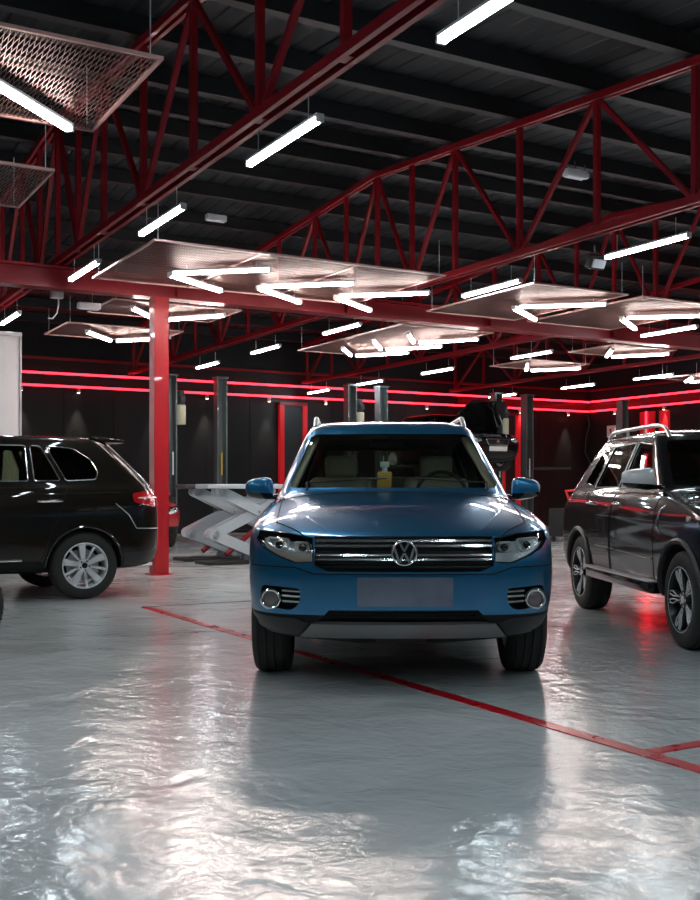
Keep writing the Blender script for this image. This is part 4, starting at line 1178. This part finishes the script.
bm = bmesh.new(); tube(bm, [(.02, 0, -.05), (.02, 0, -.15), (-.0, 0, -.26), (-.06, 0, -.34), (-.12, 0, -.34)], .01, 8); link('cable', bm, M['white'], o)
o = empty('flood_light', at_z(596, 262, 3.78), PHI, 'black and white floodlight clamped beside the tube on the middle truss', 'floodlight')
bm = bmesh.new(); box(bm, (0, 0, 0), (.22, .10, .16), 0, Matrix.Rotation(.5, 4, 'X')); bevel(bm, .01); link('lamp_case', bm, M['plastic'], o)
bm = bmesh.new(); box(bm, (0, -.05, -.03), (.18, .02, .10), 0, Matrix.Rotation(.5, 4, 'X')); link('lamp_glass', bm, M['white'], o)
bm = bmesh.new(); cyl(bm, (0, .02, .06), (0, .02, .2), .012); link('bracket', bm, M['trimgrey'], o)

# ------------------------------------------------------------------ vehicle lifts
def lift_post(a, s, label, tank=False, sticker=False):
    """s: side on which the arms point along u"""
    b = 22.0; o = empty('lift_post', ab(a, b), PHI, label, 'lift post', 'two-post vehicle lifts')
    bm = bmesh.new(); HH = 3.62
    box(bm, (0, .11, HH / 2), (.24, .03, HH)); box(bm, (-.105, 0, HH / 2), (.03, .22, HH)); box(bm, (.105, 0, HH / 2), (.03, .22, HH))
    box(bm, (0, 0, HH), (.28, .28, .04)); link('post', bm, M['post_green'], o, False)
    bm = bmesh.new(); box(bm, (0, 0, .01), (.5, .5, .02)); link('base_plate', bm, M['post_green'], o, False)
    bm = bmesh.new(); z = .22 if label.find('raised') < 0 else LIFTZ + .115
    box(bm, (0, -.02, z + .35), (.17, .2, .8)); link('carriage', bm, M['black_steel'], o, False)
    up = 'raised' in label; rx, ry = (1.10, .45) if up else (.50, .95)
    for k in (-1, 1):
        bm = bmesh.new(); bar(bm, (s * .12, -.05, z), (s * rx, k * ry, z), .10, .06); cyl(bm, (s * (rx - .04), k * (ry - .03), z), (s * (rx - .04), k * (ry - .03), z + .045), .06, None, 16)
        link('lift_arm', bm, M['black_steel'], o, False)
    bm = bmesh.new(); box(bm, (-s * .02, -.12, 1.7), (.03, .01, .5)); link('label_strip', bm, M['yellow' if sticker else 'white'], o, False)
    if tank:
        bm = bmesh.new(); cyl(bm, (.22, -.06, 2.55), (.22, -.06, 2.98), .11, None, 20); bevel(bm, .02); link('oil_tank', bm, M['cream'], o)
        bm = bmesh.new(); cyl(bm, (.22, -.06, 2.98), (.22, -.06, 3.28), .085, None, 20); box(bm, (.22, -.16, 3.1), (.12, .08, .12)); bevel(bm, .01); link('pump_motor', bm, M['trimgrey'], o)
LIFTZ = 1.58
lift_post(4.65, 1, 'left post of the lift hidden behind the white truck box')
lift_post(8.04, -1, 'dark green lift post with a cream tank right of the red column', True)
lift_post(9.22, 1, 'grey lift post with a yellow label above the scissor lift', sticker=True)
lift_post(12.56, -1, 'grey lift post with a white tank above the blue SUV roof', True)
lift_post(13.43, 1, 'grey lift post of the raised hatchback, above the blue SUV roof', False)
lift_post(16.92, -1, 'lift post of the raised hatchback with a white tank on its side', True)
lift_post(17.94, 1, 'lift post right of the raised hatchback with a lit edge')
lift_post(21.33, -1, 'black lift post above the black SUV near the corner')

# scissor lift
o = empty('scissor_lift', (-2.62, 17.0, 0), PHI, 'light grey double scissor lift standing empty left of the blue SUV', 'scissor lift')
def sarm(y, p, q, nm='scissor_arm', w=.17):
    bm = bmesh.new(); bar(bm, (p[0], y, p[1]), (q[0], y, q[1]), .05, w)
    for e in (p, q): cyl(bm, (e[0], y - .025, e[1]), (e[0], y + .025, e[1]), w / 2, None, 20)
    bmesh.ops.bevel(bm, geom=[e for e in bm.edges if e.calc_length() > .4], offset=.006, segments=1, affect='EDGES')
    link(nm, bm, M['lift_grey'], o, False)
for k, yy in enumerate((0, -.14, -.95, -1.09)):
    e = .03 if k % 2 else 0
    sarm(yy, (0, .44), (1.42, 1.10)); sarm(yy - .06, (.10, 1.10), (1.5, .44))
    sarm(yy - .06, (0, .44), (.86, .08)); sarm(yy, (1.5, .44), (.60, .08))
for yy in (0, -.95):
    for (x, z) in ((0, .44), (1.5, .44), (.75, .78), (.1, 1.10), (1.42, 1.1), (.86, .08), (.60, .08)):
        bm = bmesh.new(); cyl(bm, (x, yy + .05, z), (x, yy - .26, z), .026, None, 14); link('pivot_pin', bm, M['satin'], o)
for yy in (-.18, -1.13):
    bm = bmesh.new(); box(bm, (.85, yy, 1.175), (2.1, .52, .07)); bevel(bm, .012); link('platform', bm, M['lift_grey'] if yy < -1 else M['trimgrey'], o)
    bm = bmesh.new(); box(bm, (.75, yy, .025), (1.9, .55, .05)); bevel(bm, .01); link('base_frame', bm, M['black_steel'], o)
bm = bmesh.new(); cyl(bm, (.2, -.18, .14), (1.0, -.18, .75), .04, None, 16); link('hydraulic_ram', bm, M['red_steel'], o)
bm = bmesh.new(); cyl(bm, (.2, -1.13, .14), (1.0, -1.13, .75), .04, None, 16); link('hydraulic_ram', bm, M['red_steel'], o)

# red trolley behind the right SUV
o = empty('tool_trolley', (4.78, 23.0, 0), PHI, 'black tool trolley with a red tubular handle behind the black SUV', 'trolley')
bm = bmesh.new(); box(bm, (.1, 0, .42), (1.0, .5, .6)); bevel(bm, .02); link('cabinet', bm, M['black_steel'], o)
for k in range(3):
    bm = bmesh.new(); box(bm, (.1, -.26, .22 + k * .2), (.9, .03, .17)); bevel(bm, .008); dr = link('drawer', bm, M['gloss_black'], o)
    bm = bmesh.new(); box(bm, (.1, -.285, .27 + k * .2), (.7, .02, .02)); link('drawer_handle', bm, M['satin'], dr)
bm = bmesh.new(); tube(bm, [(-.12, -.2, .72), (-.30, -.2, 1.10), (.30, -.2, 1.15), (.12, -.2, .72)], .03, 8); link('handle', bm, M['red_lit_paint'], o)
for x in (-.3, .5):
    for y in (-.2, .2):
        bm = bmesh.new(); cyl(bm, (x - .02, y, .06), (x + .02, y, .06), .06, None, 16); box(bm, (x, y, .11), (.05, .05, .05)); link('caster', bm, M['rubber'], o)
# tyre stack lying at the wall
# white box truck body at the left
o = empty('box_truck', (-4.76, 15.3, 0), PHI, 'white boxy truck body at the left edge behind the brown-black SUV', 'truck')
Lx = 0.0
bm = bmesh.new(); box(bm, (-1.05 + .02, 2.2, 1.98), (2.1, 4.4, 2.76)); bevel(bm, .02); link('cargo_box', bm, M['white'], o)
bm = bmesh.new()
for x in (-2.08, .0):
    box(bm, (x, 0, 1.98), (.035, .05, 2.80))
box(bm, (-1.03, 0, 3.36), (2.1, .06, .06)); box(bm, (-1.03, 0, .62), (2.1, .06, .08)); bevel(bm, .008); link('corner_trim', bm, M['lamp_body'], o)
bm = bmesh.new(); box(bm, (-.53, -.02, 1.98), (.98, .04, 2.62)); box(bm, (-1.54, -.02, 1.98), (.98, .04, 2.62)); bevel(bm, .01); link('rear_door', bm, M['white'], o)
bm = bmesh.new(); cyl(bm, (-.75, -.07, .75), (-.75, -.07, 3.2), .018); box(bm, (-.75, -.07, 1.7), (.06, .04, .2)); link('door_lock_rod', bm, M['satin'], o)
bm = bmesh.new(); box(bm, (-1.03, 2.6, .50), (1.0, 4.8, .16)); box(bm, (-1.03, 0, .42), (1.9, .1, .12)); box(bm, (-1.03, 5.3, 1.3), (1.9, 1.5, 1.7)); link('chassis', bm, M['trimgrey'], o)
for y in (1.0, 5.2):
    for x in (-1.9, -.16): make_wheel('wheel', .40, .24, .25, 'five', o, (x, y, .40), 1 if x > -1 else -1, .3)

# floor markings
def floor_line(pts, w, label):
    bm = bmesh.new(); mid = sum((Vector(p) for p in pts), Vector()) / len(pts)
    for p, q in zip(pts, pts[1:]): bar(bm, Vector(p) - mid, Vector(q) - mid, w, .004)
    o = link('floor_line', bm, M['line_red'], None, False); o.location = mid + Vector((0, 0, .002)); o['kind'] = 'structure'
    return o
def fl(px, py):
    Y = FPX * H / (py - YH); return Vector(((px - 350) / FPX * Y, Y, 0))
A0 = fl(145, 607); A_end = fl(700, 770); dirv = (A_end - A0).normalized()
l1 = floor_line([A0, A_end + dirv * 2.5], .085, '')
B0 = fl(652, 752); uu = Vector((-dirv.y, dirv.x, 0)); uu = uu if uu.x > 0 else -uu
l2 = floor_line([B0, B0 + uu * 3.0], .075, '')
l3 = floor_line([A0, A0 + uu * 5.0], .02, '')
for l, nm in ((l1, 'long red line painted on the floor, passing under the blue SUV'), (l2, 'short red line meeting the long one at the right edge'), (l3, 'thin dark line running from the left tip of the red floor line')):
    l['label'] = nm; l['category'] = 'floor line'
l3.data.materials[0] = M['trimgrey']

# ------------------------------------------------------------------ vehicles
build_blue(); build_dark(); build_right()
pc = ab(15.42, 19.95 + 2.03); build_hatch(M['black_paint'], pc, PHI, 'black hatchback raised on the lift with its hood open', LIFTZ, -58 + 0)
pc = ab(6.42, 18.95 + 2.03); build_hatch(M['red_paint'], pc, PHI, 'red hatchback mostly hidden behind the red column')
wl = place_by((0, 0), (0, 0), 0, 0)
o = empty('spare_wheel', (-2.735, 7.40, 0), math.radians(70), 'car wheel standing upright on the floor, cut off by the left edge', 'wheel')
make_wheel('wheel', .325, .215, .21, 'ten', o, (0, 0, .325), -1, .2)

# ------------------------------------------------------------------ camera and world
cam = bpy.data.cameras.new('camera'); co = bpy.data.objects.new('camera', cam); C.objects.link(co)
co.location = (0, 0, H); co.rotation_euler = (math.pi / 2, 0, 0)
cam.sensor_fit = 'VERTICAL'; cam.sensor_height = 36; cam.lens = FPX / 900 * 36
cam.shift_y = (YH - 450) / 900
cam.dof.use_dof = False
SC.camera = co
w = bpy.data.worlds.new('world'); w.use_nodes = True; SC.world = w
w.node_tree.nodes['Background'].inputs[0].default_value = (.5, .55, .6, 1); w.node_tree.nodes['Background'].inputs[1].default_value = .02
SC.view_settings.view_transform = 'Standard'; SC.view_settings.look = 'None'; SC.view_settings.gamma = 1; SC.view_settings.use_curve_mapping = False
SC.view_settings.exposure = 0.92
SC.cycles.use_denoising = True; SC.cycles.max_bounces = 8; SC.cycles.transparent_max_bounces = 12; SC.cycles.sample_clamp_indirect = 6
SC.cycles.caustics_reflective = False; SC.cycles.caustics_refractive = False
